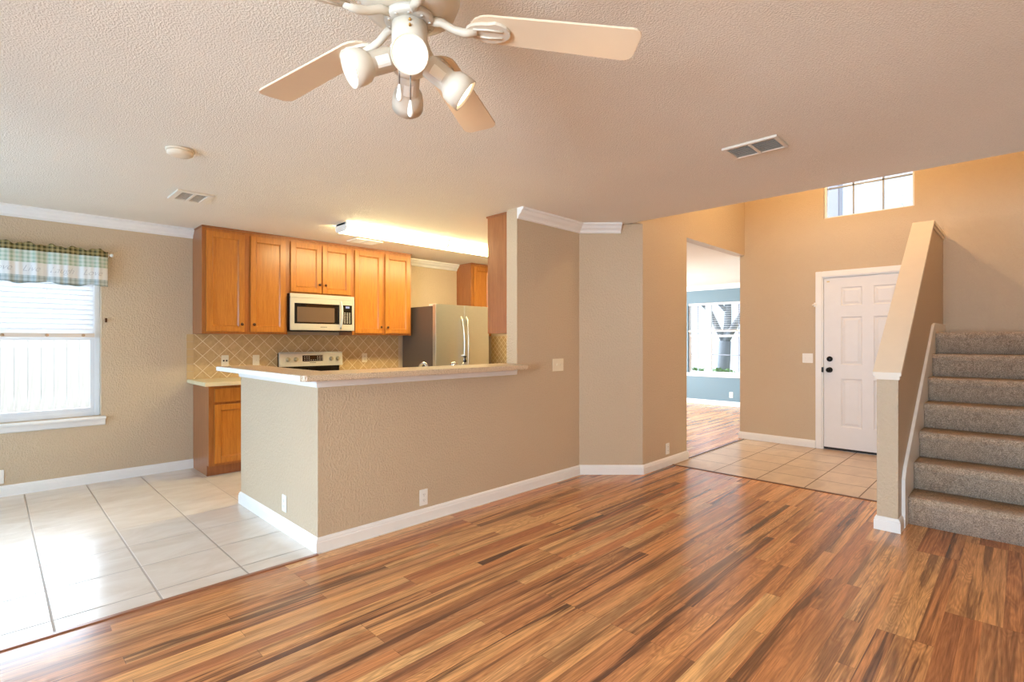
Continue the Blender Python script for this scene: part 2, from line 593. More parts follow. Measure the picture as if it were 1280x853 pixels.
# ------------------------------------------------------------------ mesh builder
class MB:
    def __init__(s):
        s.v, s.f, s.sm = [], [], []

    def add(s, verts, faces, smooth=False):
        o = len(s.v)
        s.v += [tuple(p) for p in verts]
        s.f += [[i + o for i in f] for f in faces]
        s.sm += [smooth] * len(faces)
        return s

    def box(s, x0, y0, z0, x1, y1, z1):
        x0, x1 = sorted((x0, x1)); y0, y1 = sorted((y0, y1)); z0, z1 = sorted((z0, z1))
        v = [(x0, y0, z0), (x1, y0, z0), (x1, y1, z0), (x0, y1, z0), (x0, y0, z1), (x1, y0, z1), (x1, y1, z1), (x0, y1, z1)]
        return s.add(v, [(0, 3, 2, 1), (4, 5, 6, 7), (0, 1, 5, 4), (1, 2, 6, 5), (2, 3, 7, 6), (3, 0, 4, 7)])

    def prism(s, poly, axis, a, b, smooth=False):
        """poly: 2D points; axis 'x' -> (y,z) points, 'y' -> (x,z), 'z' -> (x,y)"""
        n = len(poly)
        def P(p, t):
            return {'x': (t, p[0], p[1]), 'y': (p[0], t, p[1]), 'z': (p[0], p[1], t)}[axis]
        v = [P(p, a) for p in poly] + [P(p, b) for p in poly]
        f = [tuple(range(n))[::-1], tuple(range(n, 2 * n))]
        f += [(i, (i + 1) % n, n + (i + 1) % n, n + i) for i in range(n)]
        return s.add(v, f, smooth)

    def lathe(s, prof, n=24, mat=None, cap=True):
        """prof: (r, z) pairs around z; mat places it"""
        v, f = [], []
        for r, z in prof:
            for k in range(n):
                a = 2 * PI * k / n
                v.append(Vector((r * math.cos(a), r * math.sin(a), z)))
        for i in range(len(prof) - 1):
            for k in range(n):
                f.append((i * n + k, i * n + (k + 1) % n, (i + 1) * n + (k + 1) % n, (i + 1) * n + k))
        if cap:
            f.append(tuple(range(n))[::-1])
            f.append(tuple((len(prof) - 1) * n + k for k in range(n)))
        if mat is not None:
            v = [mat @ p for p in v]
        return s.add(v, f, True)

    def cyl(s, p0, p1, r0, r1=None, n=16):
        p0, p1 = Vector(p0), Vector(p1)
        d = p1 - p0
        q = d.to_track_quat('Z', 'Y').to_matrix().to_4x4()
        return s.lathe([(r0, 0), (r1 if r1 is not None else r0, d.length)], n, Matrix.Translation(p0) @ q)

    def tube(s, pts, r, n=10):
        pts = [Vector(p) for p in pts]
        rs = r if isinstance(r, (list, tuple)) else [r] * len(pts)
        v, f = [], []
        up = None
        for i, p in enumerate(pts):
            d = (pts[min(i + 1, len(pts) - 1)] - pts[max(i - 1, 0)]).normalized()
            if up is None:
                up = d.orthogonal().normalized()
            up = (up - d * up.dot(d)).normalized()
            w = d.cross(up)
            for k in range(n):
                a = 2 * PI * k / n
                v.append(p + (up * math.cos(a) + w * math.sin(a)) * rs[i])
        for i in range(len(pts) - 1):
            for k in range(n):
                f.append((i * n + k, i * n + (k + 1) % n, (i + 1) * n + (k + 1) % n, (i + 1) * n + k))
        f.append(tuple(range(n))[::-1])
        f.append(tuple((len(pts) - 1) * n + k for k in range(n)))
        return s.add(v, f, True)

    def sweep(s, prof, path):
        """prof: closed (out, z) polygon, out to the right of the path; path: 2D points, mitred"""
        P = [Vector(p) for p in path]
        n, m = len(P), len(prof)
        v, f = [], []
        for i in range(n):
            d0 = (P[i] - P[i - 1]).normalized() if i > 0 else None
            d1 = (P[i + 1] - P[i]).normalized() if i < n - 1 else None
            d0 = d0 or d1
            d1 = d1 or d0
            n0, n1 = Vector((d0.y, -d0.x)), Vector((d1.y, -d1.x))
            b = (n0 + n1)
            b = b / max(0.2, b.dot(n0))
            for o, z in prof:
                v.append((P[i].x + b.x * o, P[i].y + b.y * o, z))
        for i in range(n - 1):
            for k in range(m):
                f.append((i * m + k, i * m + (k + 1) % m, (i + 1) * m + (k + 1) % m, (i + 1) * m + k))
        f.append(tuple(range(m)))
        f.append(tuple((n - 1) * m + k for k in range(m))[::-1])
        return s.add(v, f)

    def xf(s, mat):
        s.v = [tuple(mat @ Vector(p)) for p in s.v]
        return s

    def build(s, name, mat, parent=None, bevel=0.0, origin=None, segs=2):
        if origin is None and parent is not None:
            origin = WORLD.get(parent.name)
        me = bpy.data.meshes.new(name)
        bm = bmesh.new()
        vs = []
        for p in s.v:
            vs.append(bm.verts.new(Vector(p) - Vector(origin) if origin is not None else p))
        for f, sm in zip(s.f, s.sm):
            try:
                fc = bm.faces.new([vs[i] for i in f])
                fc.smooth = sm
            except ValueError:
                pass
        bmesh.ops.recalc_face_normals(bm, faces=bm.faces[:])
        if bevel:
            bm.normal_update()
            es = [e for e in bm.edges if len(e.link_faces) == 2 and e.calc_face_angle(0) > 0.6]
            if es:
                bmesh.ops.bevel(bm, geom=es, offset=bevel, segments=segs, affect='EDGES', clamp_overlap=True)
        bm.to_mesh(me)
        bm.free()
        for x in (mat if isinstance(mat, (list, tuple)) else [mat]):
            me.materials.append(x)
        o = bpy.data.objects.new(name, me)
        COL.objects.link(o)
        if parent is not None:
            o.parent = parent
            if origin is not None:
                WORLD[o.name] = Vector(origin)
        return o


WORLD = {}   # base point of a thing, for parts drawn in world coordinates


def thing(name, label, cat, loc, group=None, rotz=0.0, world=True):
    o = bpy.data.objects.new(name, None)
    COL.objects.link(o)
    o.empty_display_size = 0.1
    o.location = loc
    o.rotation_euler = (0, 0, rotz)
    o['label'] = label
    o['category'] = cat
    if group:
        o['group'] = group
    if world:
        WORLD[o.name] = Vector(loc)
    return o


def tag(o, label, cat, group=None):
    o['label'] = label
    o['category'] = cat
    if group:
        o['group'] = group
    return o


def struct(name, mb, mat, parent=None, bevel=0.0):
    o = mb.build(name, mat, parent, bevel)
    if parent is None:
        o['kind'] = 'structure'
    return o


def sroot(name, loc):
    o = bpy.data.objects.new(name, None)
    COL.objects.link(o)
    o.location = loc
    o['kind'] = 'structure'
    WORLD[o.name] = Vector(loc)
    return o


def copy_tree(o, parent=None):
    c = o.copy()
    COL.objects.link(c)
    if parent is not None:
        c.parent = parent
    for ch in list(o.children):
        copy_tree(ch, c)
    return c


def wall_with_holes(axis, p0, p1, a0, a1, z0, z1, holes):
    """wall between planes p0 and p1 along axis 'x' or 'y', with rectangular holes (a, b, zlo, zhi)"""
    m = MB()
    xs = sorted(set([a0, a1] + [h[0] for h in holes] + [h[1] for h in holes]))
    zs = sorted(set([z0, z1] + [h[2] for h in holes] + [h[3] for h in holes]))
    for i in range(len(xs) - 1):
        run = None
        for j in range(len(zs) - 1):
            cx, cz = (xs[i] + xs[i + 1]) / 2, (zs[j] + zs[j + 1]) / 2
            solid = not any(h[0] < cx < h[1] and h[2] < cz < h[3] for h in holes)
            if solid:
                if run is None:
                    run = [zs[j], zs[j + 1]]
                else:
                    run[1] = zs[j + 1]
            if (not solid or j == len(zs) - 2) and run:
                if axis == 'x':
                    m.box(p0, xs[i], run[0], p1, xs[i + 1], run[1])
                else:
                    m.box(xs[i], p0, run[0], xs[i + 1], p1, run[1])
                run = None
    return m


# ================================================================== STRUCTURE
KEND = 5.35                       # kitchen end wall
BX0, BX1, BYF = -6.6, -2.70, 10.38  # front room

# floors
struct('floor', MB().box(-3.05, YB, -0.12, XR, 5.05, 0.0), M['wood'])
struct('floor_kitchen', MB().box(XL - 0.1, YB, -0.12, -3.05, KEND + 0.1, 0.0), M['ktile'])
struct('floor_entry', MB().box(HALLX, 5.05, -0.12, 1.1, FRONT + 0.3, 0.0), M['ftile'])
struct('floor_front_room', MB().box(BX0 - 0.1, KEND + 0.1, -0.12, HALLX, BYF + 0.15, 0.0), M['wood'])
struct('trim_floor_strip', MB().prism([(-3.068, 0.0), (-3.062, 0.006), (-3.038, 0.006), (-3.032, 0.0)], 'y', YB, 1.40), plain('wood_transition_strip', srgb(150, 96, 66), 0.3))
struct('trim_entry_strip', MB().prism([(5.03, 0.0), (5.036, 0.006), (5.058, 0.006), (5.064, 0.0)], 'x', HALLX + 0.02, -0.74), plain('dark_transition_strip', srgb(110, 70, 48), 0.3))
struct('trim_front_room_strip', MB().prism([(HALLX - 0.012, 0.0), (HALLX - 0.008, 0.006), (HALLX + 0.008, 0.006), (HALLX + 0.012, 0.0)], 'y', 5.42, 7.03), plain('dark_threshold_strip', srgb(92, 66, 50), 0.3))

# ceilings
cm = MB()
cm.box(XL - 0.1, YB - 0.1, CEIL, XR + 0.1, EDGE, CEIL + 0.25)
cm.box(XL - 0.1, EDGE, CEIL, HALLX - 0.06, KEND + 0.06, CEIL + 0.25)
struct('ceiling', cm, M['ceiling'])
struct('ceiling_front_room', MB().box(BX0 - 0.1, KEND + 0.06, CEIL, HALLX - 0.115, BYF + 0.15, CEIL + 0.2), M['ceiling'])
struct('ceiling_foyer', MB().box(HALLX - 0.12, EDGE - 0.1, TOP, 1.1, FRONT + 0.15, TOP + 0.15), M['ceiling'])

# left wall with its window opening
WY0, WY1, WZ0, WZ1 = -0.98, 0.72, 0.61, 2.10
struct('wall_left', wall_with_holes('x', XL - 0.16, XL, YB - 0.1, KEND + 0.1, 0, CEIL, [(WY0, WY1, WZ0, WZ1)]), M['wall'])
struct('wall_kitchen_end', MB().box(XL, KEND, 0, HALLX - 0.11, KEND + 0.12, CEIL), M['wall'])
struct('wall_back', wall_with_holes('y', YB - 0.12, YB, XL, XR, 0, CEIL, [(-5.2, -3.4, 0.02, 2.08), (-0.9, 0.7, 0.75, 2.1)]), M['wall'])
struct('wall_right', MB().box(XR, YB - 0.1, 0, XR + 0.12, 4.5, CEIL), M['wall'])

# half wall under the bar: front leg and end leg
WX, WXB = -3.08, -3.205
BARZ = 1.068
hw = MB()
hw.prism([(-4.46, 1.415), (WX, 1.415), (WX, 3.17), (WXB, 3.17), (WXB, 1.54), (-4.46, 1.54)], 'z', 0, BARZ)
struct('wall_bar', hw, M['wall'])
# full height wall, diagonal and hall wall
cw = MB()
cw.prism([(WX, 3.17), (WX, 4.04), (HALLX, 4.475), (HALLX, 5.40), (HALLX - 0.12, 5.40), (HALLX - 0.12, 4.53), (WXB, 4.09), (WXB, 3.17)], 'z', 0, CEIL)
struct('wall_center', cw, M['wall'])
uw = MB()
uw.box(HALLX - 0.12, EDGE, CEIL, HALLX, FRONT, TOP)
struct('wall_hall_upper', uw, M['wall'])
struct('wall_hall_side', MB().box(HALLX - 0.12, 5.40 - 0.12, 0, HALLX - 0.12 - 0.6, KEND + 0.12, CEIL), M['blue'])
struct('wall_foyer_back', MB().box(HALLX, EDGE - 0.12, CEIL + 0.25, XR, EDGE, TOP), M['wall'])
struct('wall_foyer_right', MB().box(0.47, 4.5, 0, 0.6, FRONT, TOP), M['wall'])
struct('wall_stair_return', MB().box(0.47, 4.5, 0, XR + 0.12, 4.62, CEIL), M['wall'])

# front wall with door and transom
DX0, DX1, DZ = -1.735, -0.805, 2.075
TX0, TX1, TZ0, TZ1 = -1.715, -0.845, 2.77, 3.62
struct('wall_front', wall_with_holes('y', FRONT, FRONT + 0.14, BX1, 1.1, 0, TOP, [(DX0, DX1, 0.0, DZ), (TX0, TX1, TZ0, TZ1)]), M['wall'])

# front room (blue)
FX0, FX1, FZ0, FZ1 = -5.05, -3.45, 0.64, 2.09
struct('wall_front_room_window', wall_with_holes('y', BYF, BYF + 0.14, BX0, BX1 + 0.12, 0, CEIL, [(FX0, FX1, FZ0, FZ1)]), M['blue'])
struct('wall_front_room_left', wall_with_holes('x', BX0 - 0.12, BX0, KEND, BYF + 0.14, 0, CEIL, [(7.4, 9.2, 0.64, 2.09)]), M['blue'])  # unseen opening made to let in the added front room fill
struct('wall_front_room_right', MB().box(BX1, FRONT + 0.14, 0, BX1 + 0.12, BYF, CEIL), M['blue'])

# base boards: profile (out, z)
BASEP = [(0, 0), (0.016, 0), (0.016, 0.062), (0.013, 0.068), (0.013, 0.076), (0.007, 0.088), (0.003, 0.092), (0, 0.092)]
struct('baseboard_left', MB().sweep(BASEP, [(XL, YB), (XL, 1.465)]), M['trim'])
struct('baseboard_bar', MB().sweep(BASEP, [(-4.46, 1.54), (-4.46, 1.415), (WX, 1.415), (WX, 4.04), (HALLX, 4.475), (HALLX, 5.40), (HALLX - 0.12, 5.40)][::-1][::-1]), M['trim'])
struct('baseboard_front', MB().sweep(BASEP, [(BX1, FRONT + 0.10), (BX1, FRONT), (-1.80, FRONT)]), M['trim'])
struct('baseboard_front_room', MB().sweep(BASEP, [(BX0, KEND + 0.12), (BX0, BYF), (BX1, BYF), (BX1, FRONT + 0.14)]), M['trim'])

# crown mouldings
CROWNP = [(0, CEIL), (0.075, CEIL), (0.075, CEIL - 0.016), (0.060, CEIL - 0.024), (0.046, CEIL - 0.046), (0.026, CEIL - 0.062), (0.018, CEIL - 0.074), (0.018, CEIL - 0.084), (0.010, CEIL - 0.092), (0, CEIL - 0.092)]
struct('trim_crown_left', MB().sweep(CROWNP, [(XL, YB), (XL, 1.46)]), M['trim'])
struct('trim_crown_kitchen', MB().sweep(CROWNP, [(XL, 3.885), (XL, 4.93)]), M['trim'])
dd = Vector((HALLX - WX, 4.475 - 4.04)).normalized()
endp = Vector((WX, 4.04)) + dd * ((EDGE - 0.015 - 4.04) / dd.y - 0.03)
struct('trim_crown_center', MB().sweep(CROWNP, [(WXB, 3.17), (WX, 3.17), (WX, 4.04), (endp.x, endp.y)][1:]), M['trim'])
struct('trim_crown_front_room', MB().sweep(CROWNP, [(BX0, KEND + 0.12), (BX0, BYF), (BX1, BYF), (BX1, FRONT + 0.14)]), M['trim'])
# small moulding under the bar top
BM = [(0, BARZ), (0.024, BARZ), (0.024, BARZ - 0.010), (0.014, BARZ - 0.024), (0.012, BARZ - 0.052), (0, BARZ - 0.056)]
struct('trim_bar', MB().sweep(BM, [(-4.46, 1.54), (-4.46, 1.415), (WX, 1.415), (WX, 3.16)]), M['trim'])

# ------------------------------------------------------------------ window 1 : dining window on the left wall
w = sroot('window_1', (XL - 0.1, (WY0 + WY1) / 2, WZ0))
xo, xi = XL - 0.13, XL - 0.07
fr = MB()
ft = 0.042
for (a0, z0, a1, z1) in ((WY0, WZ0, WY0 + ft, WZ1), (WY1 - ft, WZ0, WY1, WZ1), (WY0 + ft, WZ0, WY1 - ft, WZ0 + ft), (WY0 + ft, WZ1 - ft, WY1 - ft, WZ1)):
    fr.box(xo, a0, z0, xi, a1, z1)
fr.build('window_frame', M['vinyl'], w, 0.004)
MR = 1.345
sash = MB()
for (a0, z0, a1, z1) in ((WY0 + ft, WZ0 + ft, WY0 + ft + 0.03, MR), (WY1 - ft - 0.03, WZ0 + ft, WY1 - ft, MR), (WY0 + ft + .03, WZ0 + ft, WY1 - ft - .03, WZ0 + ft + 0.035), (WY0 + ft + .03, MR - 0.035, WY1 - ft - .03, MR)):
    sash.box(xo + 0.028, a0, z0, xi - 0.004, a1, z1)
sash.build('lower_sash', M['vinyl'], w, 0.003)
sash = MB()
for (a0, z0, a1, z1) in ((WY0 + ft, MR - 0.03, WY0 + ft + 0.03, WZ1 - ft), (WY1 - ft - 0.03, MR - 0.03, WY1 - ft, WZ1 - ft), (WY0 + ft + .03, MR - 0.03, WY1 - ft - .03, MR + 0.005), (WY0 + ft + .03, WZ1 - ft - 0.03, WY1 - ft - .03, WZ1 - ft)):
    sash.box(xo + 0.002, a0, z0, xo + 0.026, a1, z1)
sash.build('upper_sash', M['vinyl'], w, 0.003)
MB().box(xo + 0.036, WY0 + ft + 0.03, WZ0 + ft + 0.03, xo + 0.041, WY1 - ft - 0.03, MR - 0.03).build('pane', M['glass'], w)
MB().box(xo + 0.010, WY0 + ft + 0.03, MR, xo + 0.015, WY1 - ft - 0.03, WZ1 - ft - 0.03).build('pane', M['glass'], w)
sl = MB()
sl.prism([(XL - 0.10, WZ0 - 0.002), (XL + 0.055, WZ0 - 0.002), (XL + 0.06, WZ0 - 0.012), (XL + 0.055, WZ0 - 0.026), (XL + 0.02, WZ0 - 0.03), (XL + 0.016, WZ0 - 0.075), (XL + 0.001, WZ0 - 0.085), (XL + 0.001, WZ0 - 0.03), (XL - 0.10, WZ0 - 0.03)], 'y', WY0 - 0.03, WY1 + 0.03)
sl.build('window_sill', M['trim'], w, 0.002)

# rear glass door behind the camera, and the window placed for the added fill
for nm, (a, b, z0, z1) in (('door_2', (-5.2, -3.4, 0.02, 2.08)), ('window_4', (-0.9, 0.7, 0.75, 2.1))):
    r = sroot(nm, ((a + b) / 2, YB - 0.06, z0))
    f = MB()
    t = 0.05
    for (x0, q0, x1, q1) in ((a, z0, a + t, z1), (b - t, z0, b, z1), (a + t, z0, b - t, z0 + t), (a + t, z1 - t, b - t, z1), ((a + b) / 2 - .03, z0 + t, (a + b) / 2 + .03, z1 - t)):
        f.box(x0, YB - 0.09, q0, x1, YB - 0.04, q1)
    f.build('frame', M['vinyl'], r, 0.004)
    MB().box(a + t, YB - 0.068, z0 + t, (a + b) / 2 - .03, YB - 0.064, z1 - t).build('pane', M['glass'], r)
    MB().box((a + b) / 2 + .03, YB - 0.068, z0 + t, b - t, YB - 0.064, z1 - t).build('pane', M['glass'], r)

# ------------------------------------------------------------------ window 2 : transom high in the foyer
w = sroot('window_2', ((TX0 + TX1) / 2, FRONT + 0.08, TZ0))
f = MB()
t = 0.022
for (x0, q0, x1, q1) in ((TX0, TZ0, TX0 + t, TZ1), (TX1 - t, TZ0, TX1, TZ1), (TX0 + t, TZ0, TX1 - t, TZ0 + t), (TX0 + t, TZ1 - t, TX1 - t, TZ1)):
    f.box(x0, FRONT + 0.05, q0, x1, FRONT + 0.12, q1)
f.build('window_frame', M['vinyl'], w, 0.003)
for k in (1, 2):
    cx = TX0 + (TX1 - TX0) * k / 3 + 0.0
    MB().box(cx - 0.009, FRONT + 0.078, TZ0 + t, cx + 0.009, FRONT + 0.098, TZ1 - t).build('muntin', M['muntin'], w)
MB().box(TX0 + t, FRONT + 0.078, 3.13, TX1 - t, FRONT + 0.098, 3.148).build('muntin', M['muntin'], w)
MB().box(TX0 + t, FRONT + 0.086, TZ0 + t, TX1 - t, FRONT + 0.090, TZ1 - t).build('pane', M['glass'], w)

# ------------------------------------------------------------------ window 3 : double window of the front room
w = sroot('window_3', ((FX0 + FX1) / 2, BYF + 0.08, FZ0))
f = MB()
t = 0.03
y0, y1 = BYF + 0.05, BYF + 0.11
for (x0, q0, x1, q1) in ((FX0, FZ0, FX0 + t, FZ1), (FX1 - t, FZ0, FX1, FZ1), (FX0 + t, FZ0, FX1 - t, FZ0 + t), (FX0 + t, FZ1 - t, FX1 - t, FZ1), (-4.69, FZ0 + t, -4.575, FZ1 - t)):
    f.box(x0, y0, q0, x1, y1, q1)
f.build('window_frame', M['vinyl'], w, 0.003)
f = MB()
for (a, b) in ((FX0 + t, -4.69), (-4.575, FX1 - t)):
    f.box(a, y0 + 0.012, 1.385, b, y1 - 0.012, 1.425)
    f.box(a, y0 + 0.016, FZ0 + t, a + 0.02, y1 - 0.016, 1.385)
    f.box(b - 0.02, y0 + 0.016, FZ0 + t, b, y1 - 0.016, 1.385)
f.build('sash', M['vinyl'], w)
for cx in (-4.86, -4.02):
    MB().box(cx - 0.009, y0 + 0.024, FZ0 + t, cx + 0.009, y0 + 0.036, FZ1 - t).build('muntin', M['muntin'], w)
for (a, b) in ((FX0 + t, -4.69), (-4.575, FX1 - t)):
    MB().box(a, y0 + 0.0245, 1.01, b, y0 + 0.0355, 1.026).build('muntin', M['muntin'], w)
    MB().box(a, y0 + 0.042, FZ0 + t, b, y0 + 0.046, FZ1 - t).build('pane', M['glass'], w)
sl = MB()
sl.box(FX0 - 0.03, BYF - 0.05, FZ0 - 0.03, FX1 + 0.03, BYF + 0.05, FZ0 - 0.002)
sl.box(FX0 - 0.02, BYF - 0.016, FZ0 - 0.075, FX1 + 0.02, BYF - 0.001, FZ0 - 0.03)
sl.build('window_sill', M['trim'], w, 0.003)

# ------------------------------------------------------------------ front door
d = sroot('door_1', (DX0, FRONT, 0))
c = MB()
cw_ = 0.062
for (x0, q0, x1, q1) in ((DX0 - cw_, 0, DX0 + 0.006, DZ + cw_), (DX1 - 0.006, 0, DX1 + cw_, DZ + cw_)):
    c.box(x0, FRONT - 0.018, q0, x1, FRONT, q1)
c.box(DX0 + 0.006, FRONT - 0.018, DZ - 0.006, DX1 - 0.006, FRONT, DZ + cw_)
c.build('door_casing', M['trim'], d, 0.004)
c = MB()
c.box(DX0 - 0.001, FRONT, 0, DX0 + 0.018, FRONT + 0.13, DZ)
c.box(DX1 - 0.018, FRONT, 0, DX1 + 0.001, FRONT + 0.13, DZ)
c.box(DX0 + 0.018, FRONT, DZ - 0.018, DX1 - 0.018, FRONT + 0.13, DZ + 0.001)
c.build('door_jamb', M['trim'], d)
SX0, SX1, SZ0, SZ1 = DX0 + 0.022, DX1 - 0.022, 0.03, DZ - 0.022
SF = FRONT + 0.012
# six raised panels: slab front built as a grid with moulded recesses
PW = 0.215
cxm = (SX0 + SX1) / 2
cols = [(SX0 + 0.185, SX0 + 0.185 + PW), (SX1 - 0.185 - PW, SX1 - 0.185)]
cols = [(-1.535, -1.325), (-1.215, -1.005)]
rows = [(0.285, 0.855), (1.02, 1.585), (1.72, 1.935)]
sb = MB()
xs = sorted([SX0, SX1] + [v for cc in cols for v in cc])
zs = sorted([SZ0, SZ1] + [v for rr in rows for v in rr])
for i in range(len(xs) - 1):
    for j in range(len(zs) - 1):
        a, b, lo, hi = xs[i], xs[i + 1], zs[j], zs[j + 1]
        if any(abs(a - cc[0]) < 1e-6 for cc in cols) and any(abs(lo - rr[0]) < 1e-6 for rr in rows):
            rings = [(0, 0), (0.012, 0.010), (0.020, 0.010), (0.042, 0.003)]
            vv = []
            for (ins, dep) in rings:
                vv += [(a + ins, SF + dep, lo + ins), (b - ins, SF + dep, lo + ins), (b - ins, SF + dep, hi - ins), (a + ins, SF + dep, hi - ins)]
            ff = []
            for k in range(len(rings) - 1):
                for e in range(4):
                    ff.append((k * 4 + e, k * 4 + (e + 1) % 4, k * 4 + 4 + (e + 1) % 4, k * 4 + 4 + e))
            n_ = (len(rings) - 1) * 4
            ff.append((n_, n_ + 1, n_ + 2, n_ + 3))
            sb.add(vv, ff)
        else:
            sb.add([(a, SF, lo), (b, SF, lo), (b, SF, hi), (a, SF, hi)], [(0, 1, 2, 3)])
bk = SF + 0.044
sb.add([(SX0, SF, SZ0), (SX1, SF, SZ0), (SX1, SF, SZ1), (SX0, SF, SZ1), (SX0, bk, SZ0), (SX1, bk, SZ0), (SX1, bk, SZ1), (SX0, bk, SZ1)],
       [(4, 5, 6, 7), (0, 1, 5, 4), (1, 2, 6, 5), (2, 3, 7, 6), (3, 0, 4, 7)])
sb.build('door_slab', M['doorpaint'], d)
MB().box(SX0, SF + 0.002, 0.004, SX1, SF + 0.03, 0.03).build('door_sweep', M['rubber'], d)
kx = SX0 + 0.062
toY = Matrix.Rotation(PI / 2, 4, 'X')    # local z -> -y
MB().lathe([(0.030, 0), (0.032, 0.006), (0.026, 0.016), (0.012, 0.022), (0.012, 0.038), (0.024, 0.048), (0.029, 0.060), (0.024, 0.074), (0.008, 0.080)], 24, Matrix.Translation((kx, SF, 0.955)) @ toY).build('door_knob', M['black_metal'], d)
db = MB().lathe([(0.031, 0), (0.032, 0.010), (0.026, 0.018), (0.006, 0.020)], 24, Matrix.Translation((kx, SF, 1.085)) @ toY)
db.box(kx - 0.004, SF - 0.034, 1.072, kx + 0.004, SF - 0.018, 1.098)
db.build('deadbolt', M['black_metal'], d)
MB().box(DX0 + 0.004, FRONT - 0.022, 0.925, DX0 + 0.019, FRONT + 0.01, 0.985).build('strike_plate', M['black_metal'], d)
MB().box(SX0 + 0.03, SF - 0.003, 2.005, SX0 + 0.06, SF, 2.018).build('sticker', plain('yellowed_sticker', srgb(222, 200, 140), 0.6), d)

# swing guard on the door casing
g = thing('door_guard', 'small white swing door guard on the left casing of the front door', 'door latch', (DX0 - 0.055, FRONT - 0.018, 1.70))
MB().box(DX0 - 0.078, FRONT - 0.024, 1.715, DX0 - 0.040, FRONT - 0.018, 1.765).build('base_plate', M['white'], g, 0.002)
MB().tube([(DX0 - 0.06, FRONT - 0.024, 1.74), (DX0 - 0.06, FRONT - 0.05, 1.74), (DX0 - 0.075, FRONT - 0.056, 1.74), (DX0 - 0.085, FRONT - 0.05, 1.735)], 0.008).build('swing_arm', M['white'], g)

# ------------------------------------------------------------------ stair wall with its cap
SWX0, SWX1 = -0.725, -0.605
sw = MB()
sw.prism([(4.325, 0), (FRONT, 0), (FRONT, 2.375), (6.12, 2.375), (4.325, 1.062)], 'x', SWX0, SWX1)
struct('wall_stair', sw, M['wall'], bevel=0.003)
cp = MB()
cp.prism([(4.300, 1.062), (4.300, 1.086), (4.312, 1.094), (6.105, 2.412), (FRONT, 2.412), (FRONT, 2.384), (6.118, 2.384), (4.340, 1.074)], 'x', SWX0 - 0.020, SWX1 + 0.020)
# apron moulding under both edges of the cap
for (x0, x1) in ((SWX0 - 0.010, SWX0 - 0.0005), (SWX1 + 0.0005, SWX1 + 0.010)):
    cp.prism([(4.312, 1.040), (4.312, 1.064), (6.118, 2.386), (FRONT, 2.386), (FRONT, 2.355), (6.128, 2.355), (4.36, 1.058)], 'x', x0, x1)
cp.box(SWX0 - 0.010, 4.313, 1.036, SWX1 + 0.010, 4.3245, 1.064)
struct('trim_stair_cap', cp, plain('cream_rail_cap', srgb(232, 218, 198), 0.35))
struct('baseboard_stair', MB().sweep(BASEP, [(SWX0, FRONT), (SWX0, 4.325), (SWX1, 4.325), (SWX1, 4.455)]), M['trim'])

# ================================================================== STAIRCASE
st = thing('staircase', 'straight flight of stairs covered in taupe carpet beside the sloping half wall', 'staircase', (-0.1, 4.59, 0))
R, T = 0.197, 0.272
Y0 = 4.595
SX = SWX1 + 0.022
for i in range(7):
    yb = Y0 + i * T
    zb, zt = i * R, (i + 1) * R
    ye = yb + T + 0.012 if i < 6 else FRONT - 0.005
    nose = 0.028
    prof = [(yb, zb + (0.0 if i == 0 else 0.001)), (yb + 0.0, zt - 0.075), (yb - nose * 0.55, zt - 0.060), (yb - nose, zt - 0.038), (yb - nose, zt - 0.016), (yb - nose * 0.6, zt - 0.003), (yb - 0.002, zt), (ye, zt), (ye, zb + 0.001)]
    # a wavy carpet surface: several slices with small random offsets
    mb = MB()
    K = 26
    n = len(prof)
    vv = []
    for k in range(K + 1):
        xx = SX + (0.465 - SX) * k / K
        jt = [random.uniform(-0.0035, 0.0035) for _ in prof]
        for q, (py, pz) in enumerate(prof):
            inner = 0 < q < 7
            vv.append((xx, py + (jt[q] if inner else 0), pz + (jt[(q + 3) % n] * 0.6 if 2 < q < 7 else 0)))
    ff = [tuple(range(n)), tuple(K * n + q for q in range(n))[::-1]]
    for k in range(K):
        for q in range(n):
            ff.append((k * n + q, k * n + (q + 1) % n, (k + 1) * n + (q + 1) % n, (k + 1) * n + q))
    mb.add(vv, ff, False)
    o = mb.build('stair_step', M['carpet'], st)
    for p in o.data.polygons:
        p.use_smooth = len(p.vertices) == 4
sk = MB()
sk.prism([(4.455, 0), (4.455, 0.335), (4.53, 0.42), (6.10, 1.452), (6.22, 1.47), (FRONT - 0.002, 1.47), (FRONT - 0.002, 0)], 'x', SWX1 + 0.0005, SX - 0.001)
sk.build('skirt_board', M['trim'], st, 0.003)

# ================================================================== KITCHEN CABINETS
def door_panel(y0, z0, y1, z1, t=0.02, rail=0.055):
    """shaker style door lying in local x 0..t, seen from +x"""
    m = MB()
    m.box(0, y0, z0, t, y0 + rail, z1)
    m.box(0, y1 - rail, z0, t, y1, z1)
    m.box(0, y0 + rail, z0, t, y1 - rail, z0 + rail)
    m.box(0, y0 + rail, z1 - rail, t, y1 - rail, z1)
    return m


def inner_panel(m, y0, z0, y1, z1, t=0.02, rail=0.055):
    a, b, lo, hi = y0 + rail, y1 - rail, z0 + rail, z1 - rail
    i = 0.010
    vv = [(t - 0.002, a, lo), (t - 0.002, b, lo), (t - 0.002, b, hi), (t - 0.002, a, hi),
          (t - 0.014, a + i, lo + i), (t - 0.014, b - i, lo + i), (t - 0.014, b - i, hi - i), (t - 0.014, a + i, hi - i)]
    m.add(vv, [(0, 1, 5, 4), (1, 2, 6, 5), (2, 3, 7, 6), (3, 0, 4, 7), (4, 5, 6, 7)])
    return m


KNOB = MB().lathe([(0.006, 0), (0.006, 0.010), (0.014, 0.016), (0.016, 0.022), (0.012, 0.028), (0.004, 0.030)], 16, Matrix.Rotation(PI / 2, 4, 'Y'))


